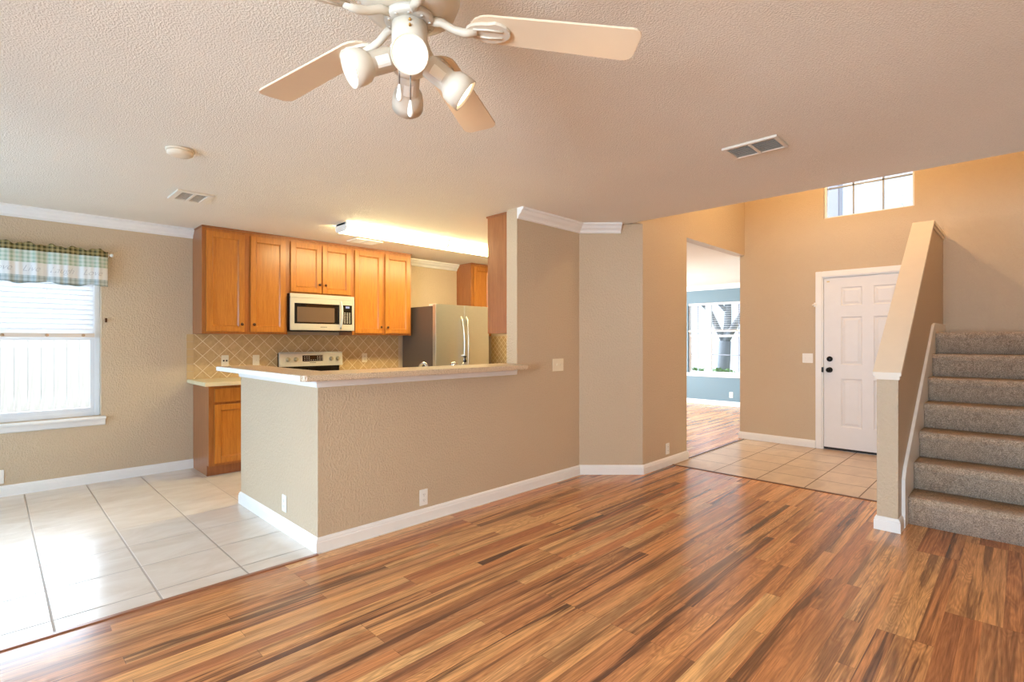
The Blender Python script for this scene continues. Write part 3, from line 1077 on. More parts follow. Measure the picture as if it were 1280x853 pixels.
def cabinet(name, label, loc, rotz, depth, width, h, doors, drawers=(), group=None, crown=False, toe=0.0, topgap=0.0):
    """local frame: x out of the wall, y along it, z up. doors: (y0, y1, z0, z1, knob_y, knob_z)"""
    r = thing(name, label, 'cabinet', loc, group, rotz, world=False)
    b = MB()
    if toe:
        b.prism([(0, 0), (depth - 0.055, 0), (depth - 0.055, toe), (depth, toe), (depth, h), (0, h)], 'y', 0, width)
    else:
        b.box(0, 0, 0, depth, width, h)
    b.build('body', M['cabside'], r, 0.002)
    ff = MB()
    s = 0.038
    z0 = toe
    ff.box(depth + 0.0005, 0, z0, depth + 0.004, width, h)
    ff.build('face_frame', M['cabframe'], r)
    if crown:
        c = MB()
        c.box(-0.0, -0.006, h + 0.0005, depth + 0.022, width + 0.006, h + 0.016)
        c.build('top_moulding', M['cabside'], r, 0.003)
    fx = depth + 0.0065
    for (a0, a1, q0, q1, ky, kz) in doors:
        m = inner_panel(door_panel(a0, q0, a1, q1), a0, q0, a1, q1)
        m.xf(Matrix.Translation((fx, 0, 0)))
        o = m.build('door', M['cab'], r, 0.0025)
        if ky is not None:
            k = MB()
            k.v, k.f, k.sm = list(KNOB.v), list(KNOB.f), list(KNOB.sm)
            k.xf(Matrix.Translation((fx + 0.0205, ky, kz)))
            k.build('knob', M['bronze'], o)
    for (a0, a1, q0, q1) in drawers:
        m = MB().box(fx, a0, q0, fx + 0.02, a1, q1)
        m.build('drawer_front', M['cab'], r, 0.004)
    return r


UZ, UH = 1.372, 1.050
KX = XL + 0.002
UD = 0.325
g = 'maple wall cabinets over the range counter'
W1 = 0.825
cabinet('wall_cabinet', 'tall two door honey maple wall cabinet left of the microwave', (KX, 1.458, UZ), 0, UD, W1, UH,
        [(0.032, 0.385, 0.022, UH - 0.032, 0.355, 0.10), (0.442, 0.800, 0.022, UH - 0.032, 0.472, 0.10)], crown=True, group=g)
W2 = 0.765
h2 = UH - 0.455
cabinet('wall_cabinet', 'short two door maple wall cabinet directly above the microwave', (KX, 1.458 + W1 + 0.001, UZ + 0.455), 0, UD, W2, h2,
        [(0.030, 0.378, 0.016, h2 - 0.032, 0.350, 0.11), (0.392, 0.738, 0.016, h2 - 0.032, 0.420, 0.11)], crown=True, group=g)
W3 = 0.835
cabinet('wall_cabinet', 'tall two door maple wall cabinet between microwave and refrigerator', (KX, 1.458 + W1 + W2 + 0.002, UZ), 0, UD, W3, UH,
        [(0.028, 0.402, 0.022, UH - 0.032, 0.375, 0.10), (0.442, 0.806, 0.022, UH - 0.032, 0.470, 0.10)], crown=True, group=g)
cabinet('wall_cabinet', 'maple wall cabinet in the far corner behind the refrigerator', (KX, 4.925, UZ), 0, UD, 0.40, UH,
        [(0.045, 0.372, 0.022, UH - 0.032, 0.34, 0.10)], crown=True)
cabinet('wall_cabinet', 'maple wall cabinet showing its side panel beside the opening above the bar', (WXB - 0.001, 3.98, UZ - 0.004), PI, 0.272, 0.78, UH + 0.004,
        [(0.03, 0.375, 0.022, UH - 0.03, 0.345, 0.10), (0.405, 0.755, 0.022, UH - 0.03, 0.435, 0.10)], crown=True)

BH = 0.872
cabinet('base_cabinet', 'maple base cabinet with drawer over door left of the range', (KX, 1.462, 0), 0, 0.535, 0.82, BH,
        [(0.045, 0.395, 0.125, 0.690, 0.362, 0.62), (0.430, 0.780, 0.125, 0.690, 0.462, 0.62)], [(0.045, 0.395, 0.712, 0.845), (0.430, 0.780, 0.712, 0.845)], toe=0.10)
ct = MB().box(KX, 1.405, BH + 0.0005, XL + 0.635, 2.282, BH + 0.038)
tag(ct.build('countertop', M['laminate'], None, 0.006), 'cream laminate countertop over the base cabinet left of the range', 'countertop')

# backsplash tile on the wall between counter and cabinets
bs = MB().box(XL + 0.0005, 1.465, BH + 0.039, XL + 0.010, 3.90, UZ - 0.001)
struct('wall_backsplash', bs, M['splash'])
bb = MB()
nb = 6
for k in range(nb):
    z0 = BH + 0.039 + k * (UZ - BH - 0.040) / nb
    z1 = BH + 0.039 + (k + 1) * (UZ - BH - 0.040) / nb
    bb.box(XL + 0.0005, 1.402, z0 + 0.002, XL + 0.011, 1.4635, z1 - 0.002)
struct('trim_backsplash', bb, M['splash_border'])
struct('wall_backsplash_end', MB().box(XL + 0.32, KEND - 0.010, 0.915, WXB, KEND - 0.0005, UZ), M['splash_small'])

# ------------------------------------------------------------------ range
RY0, RY1 = 2.288, 3.048
rg = thing('kitchen_range', 'stainless electric range with knob control panel under the microwave', 'stove', (XL + 0.05, (RY0 + RY1) / 2, 0))
MB().box(XL + 0.03, RY0 + 0.004, 0.05, XL + 0.64, RY1 - 0.004, 0.905).build('body', M['stainless_dark'], rg, 0.006)
MB().box(XL + 0.03, RY0, 0.906, XL + 0.66, RY1, 0.922).build('cooktop', M['blackglass'], rg, 0.004)
bgd = MB()
bgd.prism([(XL + 0.020, 0.923), (XL + 0.070, 0.923), (XL + 0.070, 1.005), (XL + 0.060, 1.150), (XL + 0.020, 1.160)], 'y', RY0 + 0.008, RY1 - 0.030)
bgd.build('backguard', M['blackglass'], rg)
pn = MB()
pn.prism([(XL + 0.074, 1.006), (XL + 0.110, 1.006), (XL + 0.098, 1.150), (XL + 0.088, 1.172), (XL + 0.066, 1.172)], 'y', RY0 + 0.002, RY1 - 0.002)
cpn = pn.build('control_panel', M['fascia'], rg, 0.004)
slope = math.atan2(0.012, 0.144)
def on_panel(z):
    return XL + 0.110 - (z - 1.006) * 0.012 / 0.144
zc = 1.088
kn = MB().lathe([(0.026, 0), (0.026, 0.004), (0.021, 0.010), (0.018, 0.028), (0.012, 0.030)], 20, Matrix.Rotation(PI / 2 - slope, 4, 'Y'))
kn.box(0.006, -0.005, -0.022, 0.034, 0.005, 0.022)
for yy in (RY0 + 0.095, RY0 + 0.185, RY1 - 0.150, RY1 - 0.065):
    k = MB(); k.v, k.f, k.sm = list(kn.v), list(kn.f), list(kn.sm)
    k.xf(Matrix.Translation((on_panel(zc) + 0.001, yy, zc)))
    k.build('knob', plain('brushed_knob', srgb(186, 172, 140), 0.35, 0.5), rg, 0)
dy0, dy1 = RY0 + 0.262, RY0 + 0.505
dp = MB()
for (za, zb, ya, yb_) in ((1.062, 1.132, dy0, dy1),):
    dp.add([(on_panel(za) + 0.002, ya, za), (on_panel(za) + 0.002, yb_, za), (on_panel(zb) + 0.002, yb_, zb), (on_panel(zb) + 0.002, ya, zb),
            (on_panel(za) - 0.003, ya, za), (on_panel(za) - 0.003, yb_, za), (on_panel(zb) - 0.003, yb_, zb), (on_panel(zb) - 0.003, ya, zb)],
           [(0, 1, 2, 3), (0, 4, 5, 1), (1, 5, 6, 2), (2, 6, 7, 3), (3, 7, 4, 0), (4, 7, 6, 5)])
dpo = dp.build('display_panel', M['blackglass'], rg)
ky = MB()
for rr in range(3):
    for cc in range(9):
        if 3 <= cc <= 5 and rr > 0:
            continue
        zz = 1.074 + rr * 0.019
        yy = dy0 + 0.018 + cc * 0.026
        ky.box(on_panel(zz) + 0.0022, yy, zz, on_panel(zz) + 0.0032, yy + 0.013, zz + 0.006)
ky.build('key_print', M['key'], dpo)
mk = MB()
for q in range(7):
    zz = 1.042
    mk.box(on_panel(zz) + 0.0005, dy0 + 0.085 + q * 0.011, zz, on_panel(zz) + 0.0015, dy0 + 0.0925 + q * 0.011, zz + 0.007)
mk.build('maker_mark', M['dark'], rg)
dr = MB().box(XL + 0.645, RY0 + 0.01, 0.22, XL + 0.675, RY1 - 0.01, 0.86)
dro = dr.build('oven_door', M['fascia'], rg, 0.006)
MB().box(XL + 0.6755, RY0 + 0.12, 0.34, XL + 0.678, RY1 - 0.12, 0.66).build('oven_window', M['blackglass'], dro)
hd = MB().tube([(XL + 0.676, RY0 + 0.08, 0.79), (XL + 0.72, RY0 + 0.09, 0.79), (XL + 0.72, RY1 - 0.09, 0.79), (XL + 0.676, RY1 - 0.08, 0.79)], 0.011)
hd.build('handle', M['chrome'], dro)
MB().box(XL + 0.645, RY0 + 0.01, 0.07, XL + 0.668, RY1 - 0.01, 0.205).build('drawer_front', M['fascia'], rg, 0.006)

# ------------------------------------------------------------------ microwave
MZ0, MZ1 = 1.408, 1.822
MXF = XL + 0.40
mw = thing('microwave', 'stainless over the range microwave with dark window and black keypad', 'microwave', (XL + 0.2, (RY0 + RY1) / 2, MZ0))
MB().box(XL + 0.012, RY0 + 0.002, MZ0 + 0.012, MXF - 0.022, RY1 - 0.002, MZ1).build('case', M['blackglass'], mw, 0.004)
def bulge(y0, z0, y1, z1, xf, b, inset=0.03):
    """door skin with a gently bowed front, box from xf-inset"""
    m = MB()
    K = 10
    vv = []
    for k in range(K + 1):
        t = k / K
        yy = y0 + (y1 - y0) * t
        xx = xf + b * (1 - (2 * t - 1) ** 2)
        vv += [(xx, yy, z0), (xx, yy, z1), (xf - inset, yy, z0), (xf - inset, yy, z1)]
    ff = [(0, 1, 3, 2), (K * 4, K * 4 + 2, K * 4 + 3, K * 4 + 1)]
    for k in range(K):
        a, b_ = k * 4, k * 4 + 4
        ff += [(a, b_, b_ + 1, a + 1), (a + 2, a + 3, b_ + 3, b_ + 2), (a + 1, b_ + 1, b_ + 3, a + 3), (a, a + 2, b_ + 2, b_)]
    return m.add(vv, ff)
md = bulge(RY0 + 0.002, MZ0 + 0.012, RY1 - 0.004, MZ1 - 0.045, MXF, 0.012, 0.021)
mdo = md.build('door', M['fascia'], mw, 0.003)
MB().add(bulge(RY0 + 0.002, MZ1 - 0.0435, RY1 - 0.004, MZ1, MXF - 0.001, 0.012, 0.020).v, bulge(RY0 + 0.002, MZ1 - 0.042, RY1 - 0.004, MZ1, MXF - 0.001, 0.012, 0.020).f).build('vent_grille', M['fascia'], mw, 0.003)
def skin(y0, y1, z0, z1, off, mat, name, par):
    m = MB()
    K = 8
    vv = []
    L = RY1 - 0.004 - RY0 - 0.002
    for k in range(K + 1):
        yy = y0 + (y1 - y0) * k / K
        t = (yy - RY0 - 0.002) / L
        xx = MXF + 0.012 * (1 - (2 * t - 1) ** 2)
        vv += [(xx + off, yy, z0), (xx + off, yy, z1), (xx - 0.001, yy, z0), (xx - 0.001, yy, z1)]
    ff = [(0, 1, 3, 2), (K * 4, K * 4 + 2, K * 4 + 3, K * 4 + 1)]
    for k in range(K):
        a, b_ = k * 4, k * 4 + 4
        ff += [(a, b_, b_ + 1, a + 1), (a + 2, a + 3, b_ + 3, b_ + 2), (a + 1, b_ + 1, b_ + 3, a + 3), (a, a + 2, b_ + 2, b_)]
    return m.add(vv, ff).build(name, mat, par)
wf = skin(RY0 + 0.045, RY0 + 0.560, MZ0 + 0.085, MZ1 - 0.105, 0.0025, M['blackglass'], 'window_surround', mdo)
skin(RY0 + 0.072, RY0 + 0.500, MZ0 + 0.102, MZ1 - 0.145, 0.0035, M['oven_window'], 'window', mdo)
kp = skin(RY0 + 0.605, RY0 + 0.722, MZ0 + 0.085, MZ1 - 0.105, 0.0025, M['blackglass'], 'keypad', mw)
def mxs(yy):
    t = (yy - RY0 - 0.002) / (RY1 - 0.006 - RY0)
    return MXF + 0.012 * (1 - (2 * t - 1) ** 2)
ky = MB()
for rr in range(7):
    for cc in range(3):
        yy = RY0 + 0.622 + cc * 0.031
        zz = MZ0 + 0.100 + rr * 0.019
        ky.box(mxs(yy) + 0.0020, yy, zz, mxs(yy) + 0.0036, yy + 0.016, zz + 0.008)
ky.build('key_print', M['key'], kp)
yy = RY0 + 0.640
MB().box(mxs(yy) + 0.0005, yy, MZ1 - 0.140, mxs(yy) + 0.0042, yy + 0.048, MZ1 - 0.118).build('display', M['display'], kp)
hh = MB()
hy = RY0 + 0.578
pts = []
for k in range(13):
    t = k / 12
    pts.append((MXF + 0.012 + 0.040 * math.sin(PI * t) ** 0.6, hy, MZ0 + 0.035 + (MZ1 - MZ0 - 0.105) * t))
hh.tube(pts, 0.011, 10)
hh.build('handle', M['fascia'], mdo)
mk = MB()
for q in range(6):
    yy = RY0 + 0.335 + q * 0.013
    mk.box(mxs(yy) - 0.001, yy, MZ0 + 0.044, mxs(yy) + 0.0012, yy + 0.009, MZ0 + 0.053)
mk.build('maker_mark', plain('grey_mark', srgb(130, 124, 116), 0.5), mdo)
MB().box(XL + 0.05, RY0 + 0.03, MZ0, MXF - 0.03, RY1 - 0.03, MZ0 + 0.0115).build('bottom_plate', M['dark'], mw)

# ------------------------------------------------------------------ refrigerator
FY0, FY1, FH = 3.935, 4.850, 1.745
FXB, FXF = XL + 0.06, XL + 0.73
rf = thing('refrigerator', 'stainless french door refrigerator at the end of the kitchen counter', 'refrigerator', ((FXB + FXF) / 2, (FY0 + FY1) / 2, 0))
MB().box(FXB, FY0, 0.02, FXF, FY1, FH).build('body', M['stainless_dark'], rf, 0.008)
ym = (FY0 + FY1) / 2
for (a, b, hyy) in ((FY0 + 0.002, ym - 0.003, ym - 0.045), (ym + 0.003, FY1 - 0.002, ym + 0.045)):
    K = 10
    m = MB()
    vv = []
    for k in range(K + 1):
        t = k / K
        yy = a + (b - a) * t
        xx = FXF + 0.070 + 0.012 * (1 - ((yy - ym) / (0.46)) ** 2)
        vv += [(xx, yy, 0.70), (xx, yy, FH + 0.022), (FXF + 0.004, yy, 0.70), (FXF + 0.004, yy, FH + 0.022)]
    ff = [(0, 1, 3, 2), (K * 4, K * 4 + 2, K * 4 + 3, K * 4 + 1)]
    for k in range(K):
        p, q = k * 4, k * 4 + 4
        ff += [(p, q, q + 1, p + 1), (p + 2, p + 3, q + 3, q + 2), (p + 1, q + 1, q + 3, p + 3), (p, p + 2, q + 2, q)]
    o = m.add(vv, ff).build('door', M['stainless'], rf, 0.004)
    pts = []
    for k in range(15):
        t = k / 14
        pts.append((FXF + 0.080 + 0.055 * math.sin(PI * t) ** 0.5, hyy + (0.012 if hyy < ym else -0.012) * math.sin(PI * t), 0.83 + 0.79 * t))
    MB().tube(pts, 0.012, 10).build('handle', M['stainless'], o)
o = MB().box(FXF + 0.004, FY0 + 0.002, 0.06, FXF + 0.072, FY1 - 0.002, 0.69).build('freezer_drawer', M['stainless'], rf, 0.006)
MB().tube([(FXF + 0.07, FY0 + 0.1, 0.60), (FXF + 0.12, FY0 + 0.12, 0.60), (FXF + 0.12, FY1 - 0.12, 0.60), (FXF + 0.07, FY1 - 0.1, 0.60)], 0.012).build('handle', M['chrome'], o)
hc = MB()
hc.box(FXF - 0.09, FY0 + 0.01, FH + 0.0005, FXF + 0.03, FY0 + 0.08, FH + 0.028)
hc.build('hinge_cover', M['ivory'], rf, 0.006)
hc = MB()
hc.box(FXF - 0.09, FY1 - 0.08, FH + 0.0005, FXF + 0.03, FY1 - 0.01, FH + 0.028)
hc.build('hinge_cover', M['ivory'], rf, 0.006)

# ------------------------------------------------------------------ bar top, sink counter and fittings
bt = thing('bar_top', 'speckled tan bar top on the half wall between kitchen and living room', 'countertop', (WX, 2.2, BARZ))
b = MB()
b.prism([(-4.44, 1.235), (-2.885, 1.235), (-2.872, 1.25), (-2.872, 3.085), (-2.90, 3.155), (-3.20, 3.163), (-3.27, 3.163), (-3.27, 1.525), (-4.44, 1.525)], 'z', BARZ + 0.0005, BARZ + 0.036)
b.build('slab', M['bartop'], bt, 0.006)
e = MB()
e.box(-4.436, 1.2285, BARZ + 0.003, -2.905, 1.2345, BARZ + 0.034)
e.build('edge_strip', M['white'], bt, 0.002)
sc_b = MB()
sc_b.box(-3.86, 1.545, BH + 0.0005, WXB - 0.0005, 4.0, BH + 0.038)
so = tag(sc_b.build('sink_counter', M['laminate'], None, 0.006), 'cream laminate sink counter behind the raised bar top', 'countertop')
cabinet('base_cabinet', 'maple sink base cabinet behind the half wall under the bar', (WXB - 0.001, 3.98, 0), PI, 0.58, 2.42, BH,
        [(0.04 + k * 0.40, 0.04 + k * 0.40 + 0.37, 0.125, 0.69, 0.08 + k * 0.40, 0.62) for k in range(6)], [(0.04 + k * 0.40, 0.04 + k * 0.40 + 0.37, 0.712, 0.845) for k in range(6)], toe=0.10)
CT = BH + 0.0385
fa = thing('faucet', 'chrome arched kitchen faucet just showing above the bar top', 'faucet', (-3.33, 2.42, CT))
MB().lathe([(0.028, 0), (0.028, 0.012), (0.016, 0.020), (0.013, 0.05)], 20, Matrix.Translation((-3.33, 2.42, CT))).build('base', M['chrome'], fa)
pts = [(-3.33, 2.42, CT + 0.05)] + [(-3.33 - 0.055 + 0.055 * math.cos(a), 2.42, CT + 0.158 + 0.055 * math.sin(a)) for a in [PI * k / 10 for k in range(11)]] + [(-3.44, 2.42, CT + 0.10)]
MB().tube(pts, 0.012, 12).build('spout', M['chrome'], fa)
hn = thing('side_tap', 'round chrome tap handle right of the faucet, left of the soap pump', 'tap', (-3.33, 2.68, CT))
MB().lathe([(0.024, 0), (0.024, 0.01), (0.014, 0.018), (0.012, 0.155), (0.022, 0.165), (0.030, 0.190), (0.026, 0.210), (0.008, 0.218)], 20, Matrix.Translation((-3.33, 2.68, CT))).build('stem', M['chrome'], hn)
MB().tube([(-3.33, 2.68, CT + 0.195), (-3.35, 2.72, CT + 0.205), (-3.36, 2.745, CT + 0.200)], 0.007).build('lever', M['chrome'], hn)
sp = thing('soap_dispenser', 'small soap pump bottle standing behind the bar near the wall cabinet', 'soap dispenser', (-3.33, 2.80, CT))
MB().lathe([(0.026, 0), (0.030, 0.006), (0.030, 0.150), (0.028, 0.195), (0.012, 0.212)], 20, Matrix.Translation((-3.33, 2.80, CT))).build('bottle', M['stainless'], sp)
MB().lathe([(0.014, 0.2125), (0.014, 0.228), (0.006, 0.230), (0.006, 0.250), (0.012, 0.252), (0.012, 0.264)], 14, Matrix.Translation((-3.33, 2.80, CT))).build('pump', M['dark'], sp)
MB().tube([(-3.33, 2.80, CT + 0.270), (-3.35, 2.80, CT + 0.270), (-3.375, 2.80, CT + 0.264)], 0.006).build('nozzle', M['white'], sp)

# ------------------------------------------------------------------ fluorescent ceiling lights
LX0, LX1 = -4.80, -4.585
fl = None
for i, (a, b) in enumerate(((2.385, 3.615), (3.625, 4.855))):
    lab = 'nearer long white fluorescent ceiling light with glowing wrap lens over the kitchen' if i == 0 else 'farther fluorescent ceiling light in the kitchen, partly behind the wall cabinet side panel'
    fl = thing('fluorescent_light', lab, 'ceiling light', ((LX0 + LX1) / 2, (a + b) / 2, CEIL), 'fluorescent lights over the kitchen')
    MB().box(LX0 + 0.02, a, CEIL - 0.022, LX1 - 0.02, b, CEIL - 0.0005).build('housing', M['white'], fl, 0.002)
    lp = [(LX0, CEIL - 0.0225), (LX1, CEIL - 0.0225), (LX1, CEIL - 0.060), (LX1 - 0.03, CEIL - 0.082), (LX0 + 0.03, CEIL - 0.082), (LX0, CEIL - 0.060)]
    MB().prism(lp, 'y', a + 0.008, b - 0.008).build('diffuser', M['tube'], fl)
    ep = [(LX0 - 0.003, CEIL - 0.0005), (LX1 + 0.003, CEIL - 0.0005), (LX1 + 0.003, CEIL - 0.062), (LX1 - 0.03, CEIL - 0.085), (LX0 + 0.03, CEIL - 0.085), (LX0 - 0.003, CEIL - 0.062)]
    MB().prism(ep, 'y', a, a + 0.007).build('end_cap', M['white'], fl)
    MB().prism(ep, 'y', b - 0.007, b).build('end_cap', M['white'], fl)


# ------------------------------------------------------------------ ceiling vents, smoke detector
def vent(label, x0, y0, x1, y1, along, dark, mid=True, frame=0.022, nsl=9, mat=None, flat=False):
    mat = mat or M['ventwhite']
    v = thing('ceiling_vent', label, 'vent', ((x0 + x1) / 2, (y0 + y1) / 2, CEIL))
    z1_, z0_ = CEIL - 0.0005, CEIL - 0.014
    f = MB()
    f.box(x0, y0, z0_, x1, y0 + frame, z1_); f.box(x0, y1 - frame, z0_, x1, y1, z1_)
    f.box(x0, y0 + frame, z0_, x0 + frame, y1 - frame, z1_); f.box(x1 - frame, y0 + frame, z0_, x1, y1 - frame, z1_)
    f.build('frame', mat, v, 0.002)
    MB().box(x0 + frame, y0 + frame, CEIL - 0.003, x1 - frame, y1 - frame, z1_).build('duct_backing', dark, v)
    s = MB()
    if along == 'x':
        n = nsl
        for k in range(n):
            yy = y0 + frame + (y1 - y0 - 2 * frame) * (k + 0.5) / n
            s.prism([(yy - 0.006, z0_ + 0.001), (yy - 0.0045, z0_ + 0.001), (yy + 0.005, z1_ - 0.003), (yy + 0.0035, z1_ - 0.003)], 'x', x0 + frame, x1 - frame)
        s.build('louvre', mat, v)
        if mid:
            xm = (x0 + x1) / 2
            MB().box(xm - 0.009, y0 + frame, z0_ - 0.001, xm + 0.009, y1 - frame, z0_ + 0.004).build('center_bar', mat, v)
    else:
        n = nsl
        for k in range(n):
            xx = x0 + frame + (x1 - x0 - 2 * frame) * (k + 0.5) / n
            if flat:
                s.box(xx - 0.0045, y0 + frame, z0_ + 0.004, xx + 0.0045, y1 - frame, z0_ + 0.006)
                continue
            s.prism([(xx - 0.006, z0_ + 0.001), (xx - 0.0045, z0_ + 0.001), (xx + 0.005, z1_ - 0.003), (xx + 0.0035, z1_ - 0.003)], 'y', y0 + frame, y1 - frame)
        s.build('louvre', mat, v)
        if mid:
            ym_ = (y0 + y1) / 2
            MB().box(x0 + frame, ym_ - 0.009, z0_ - 0.001, x1 - frame, ym_ + 0.009, z0_ + 0.004).build('center_bar', mat, v)
    return v


vent('dark louvred two panel ceiling vent near the edge of the foyer', -1.272, 3.045, -0.968, 3.265, 'x', M['dark'], nsl=8)
vent('small white ceiling vent with dark grid between smoke detector and left wall', -4.81, 0.985, -4.49, 1.235, 'y', M['dark'], nsl=9, frame=0.04, mat=M['ceilvent'], flat=True)
vent('pale ceiling vent above the kitchen wall cabinets beside the fluorescent light', -5.45, 2.84, -5.22, 3.17, 'y', plain('shaded_duct', srgb(170, 150, 110), 0.7), nsl=6, mat=M['white'])
sd = thing('smoke_detector', 'flat round white smoke detector on the ceiling at left', 'smoke detector', (-3.57, 0.795, CEIL))
MB().lathe([(0.074, -0.0005), (0.076, -0.010), (0.070, -0.012)], 32, Matrix.Translation((-3.57, 0.795, CEIL))).build('base_plate', M['detector'], sd)
MB().lathe([(0.068, -0.0125), (0.068, -0.028), (0.058, -0.036), (0.03, -0.038)], 32, Matrix.Translation((-3.57, 0.795, CEIL))).build('cover', M['detector'], sd)

# ================================================================== CEILING FAN
FX, FY = -1.233, 0.834
fan = thing('ceiling_fan', 'white ceiling fan with five almond blades and four spotlights', 'ceiling fan', (FX, FY, CEIL))
T0 = Matrix.Translation((FX, FY, 0))
MB().lathe([(0.075, CEIL - 0.0005), (0.075, CEIL - 0.02), (0.055, CEIL - 0.055), (0.03, CEIL - 0.07)], 28, T0).build('ceiling_canopy', M['fanwhite'], fan)
MB().lathe([(0.05, CEIL - 0.071), (0.10, CEIL - 0.085), (0.138, CEIL - 0.115), (0.142, CEIL - 0.175), (0.130, CEIL - 0.205), (0.095, CEIL - 0.222), (0.072, CEIL - 0.226)], 36, T0).build('motor_housing', M['fanwhite'], fan)
fw = MB().lathe([(0.070, 2.2135), (0.070, 2.198), (0.064, 2.194), (0.052, 2.194)], 32, T0)
for k in range(10):
    a = 2 * PI * k / 10
    fw.lathe([(0.0045, 2.1935), (0.0045, 2.1915)], 10, Matrix.Translation((FX + 0.059 * math.cos(a), FY + 0.059 * math.sin(a), 0)))
fwo = fw.build('flywheel', plain('grey_fan_plate', srgb(206, 198, 186), 0.4), fan)
MB().lathe([(0.050, 2.1905), (0.050, 2.135), (0.046, 2.130)], 30, T0).build('switch_housing', M['fanwhite'], fan)
MB().lathe([(0.052, 2.1295), (0.056, 2.120), (0.056, 2.085), (0.046, 2.062), (0.022, 2.050), (0.008, 2.046)], 30, T0).build('light_fitter', M['fanwhite'], fan)
sw_ = MB()
ca = math.radians(-34)
cdir = Vector((math.cos(ca), math.sin(ca), 0))
for zz in (2.178, 2.163):
    sw_.cyl(Vector((FX, FY, zz)) + cdir * 0.0502, Vector((FX, FY, zz)) + cdir * 0.057, 0.004, 0.003, 10)
sw_.build('screw', M['brass'], fan)

def blade_mesh():
    """blade along +x, local origin at the hub axis, z = blade plane"""
    pts = []
    r0, r1, w0, w1 = 0.168, 0.655, 0.054, 0.066
    for k in range(9):                       # rounded root
        a = PI / 2 + PI * k / 8
        pts.append((r0 + 0.055 + 0.055 * math.cos(a), w0 * math.sin(a)))
    for k in range(5):                       # corner of the tip, lower
        a = -PI / 2 + PI / 2 * k / 4
        pts.append((r1 - 0.03 + 0.03 * math.cos(a), -w1 + 0.03 + 0.03 * math.sin(a)))
    for k in range(5):
        a = PI / 2 * k / 4
        pts.append((r1 - 0.03 + 0.03 * math.cos(a) + 0.0, w1 - 0.03 + 0.03 * math.sin(a)))
    return MB().prism(pts, 'z', -0.003, 0.003)


def iron_mesh(pitch):
    m = MB()
    # arm, drawn as a flattened tube from the flywheel to the blade
    pth = [(0.060, 0, 0.006), (0.090, 0, 0.004), (0.125, 0, -0.012), (0.155, 0, -0.018), (0.190, 0, -0.010)]
    m.tube(pth, [0.013, 0.012, 0.011, 0.012, 0.014], 10)
    # tongue: oval plate under the blade
    ov = []
    for k in range(20):
        a = 2 * PI * k / 20
        ov.append((0.222 + 0.064 * math.cos(a), 0.040 * math.sin(a) * (1.0 if math.cos(a) > 0 else 0.8)))
    pl = MB().prism(ov, 'z', -0.013, -0.0035)
    pl.xf(Matrix.Rotation(pitch, 4, 'X'))
    m.add(pl.v, pl.f)
    rb = MB().tube([(0.18, -0.012, -0.014), (0.225, -0.016, -0.0145), (0.265, -0.012, -0.014)], 0.003, 6)
    rb.add(*(lambda t: (t.v, t.f))(MB().tube([(0.18, 0.012, -0.014), (0.225, 0.016, -0.0145), (0.265, 0.012, -0.014)], 0.003, 6)))
    rb.xf(Matrix.Rotation(pitch, 4, 'X'))
    m.add(rb.v, rb.f, True)
    return m


PITCH = math.radians(-7)
DROOP = math.radians(4.3)
BZ = 2.205
for k in range(5):
    az = math.radians(48.0 + 72 * k)
    mat = Matrix.Translation((FX, FY, BZ)) @ Matrix.Rotation(az, 4, 'Z') @ Matrix.Rotation(DROOP, 4, 'Y')
    bl = blade_mesh().xf(mat @ Matrix.Rotation(PITCH, 4, 'X')).build('fan_blade', M['blade'], fan, 0.0015)
    iron_mesh(PITCH).xf(mat).build('blade_iron', M['fanwhite'], bl, 0)

# four adjustable spotlights: azimuth and down tilt of each
SPOTS = [(-34, 30, 0.140), (252, 27, 0.180), (56, 36, 0.185), (148, 20, 0.185)]
for (azd, tilt, L) in SPOTS:
    az, tl = math.radians(azd), math.radians(tilt)
    dirv = Vector((math.cos(az) * math.cos(tl), math.sin(az) * math.cos(tl), -math.sin(tl)))
    base = Vector((FX, FY, 2.086)) + Vector((math.cos(az), math.sin(az), 0)) * 0.050
    q = Matrix.Translation(base) @ dirv.to_track_quat('Z', 'Y').to_matrix().to_4x4()
    l = L - 0.05
    s = MB()
    s.lathe([(0.012, -0.012), (0.028, 0.0), (0.032, 0.006), (0.032, l * 0.52), (0.034, l * 0.55), (0.043, l * 0.63), (0.047, l * 0.76), (0.0485, l), (0.0455, l), (0.041, l * 0.82), (0.022, l * 0.5)], 30, q, cap=True)
    so_ = s.build('spotlight', M['fanwhite'], fan)
    MB().lathe([(0.0405, l * 0.83), (0.0425, l * 0.90), (0.036, l * 0.955), (0.020, l * 0.985), (0.003, l * 0.99)], 28, q).build('bulb', M['lens'], so_)
    # heat warning label on the barrel, facing up and outwards
    lb = MB()
    K = 4
    side = Vector((-math.sin(az), math.cos(az), 0))
    upv = dirv.cross(side) * -1
    if upv.z < 0:
        upv = -upv
    camv = (Vector((0, 0, 1.3)) - base)
    camv = (camv - dirv * camv.dot(dirv)).normalized()
    oth = dirv.cross(camv)
    vv = []
    for k in range(K + 1):
        a = (k / K - 0.5) * 0.9
        for tt in (l * 0.16, l * 0.46):
            vv.append(base + dirv * tt + (camv * math.cos(a) + oth * math.sin(a)) * 0.0326)
    lb.add(vv, [(2 * k, 2 * k + 2, 2 * k + 3, 2 * k + 1) for k in range(K)])
    if azd != -34:
        lb.build('warning_label', plain('white_paper_label', srgb(250, 246, 236), 0.7), so_)
    lamp('fan_spot_light', 'SPOT', base + dirv * (l + 0.012), 8, (1.0, 0.72, 0.44), 0.03, rot=dirv.to_track_quat('-Z', 'Y').to_euler(), spot_size=math.radians(150), spot_blend=1.0)

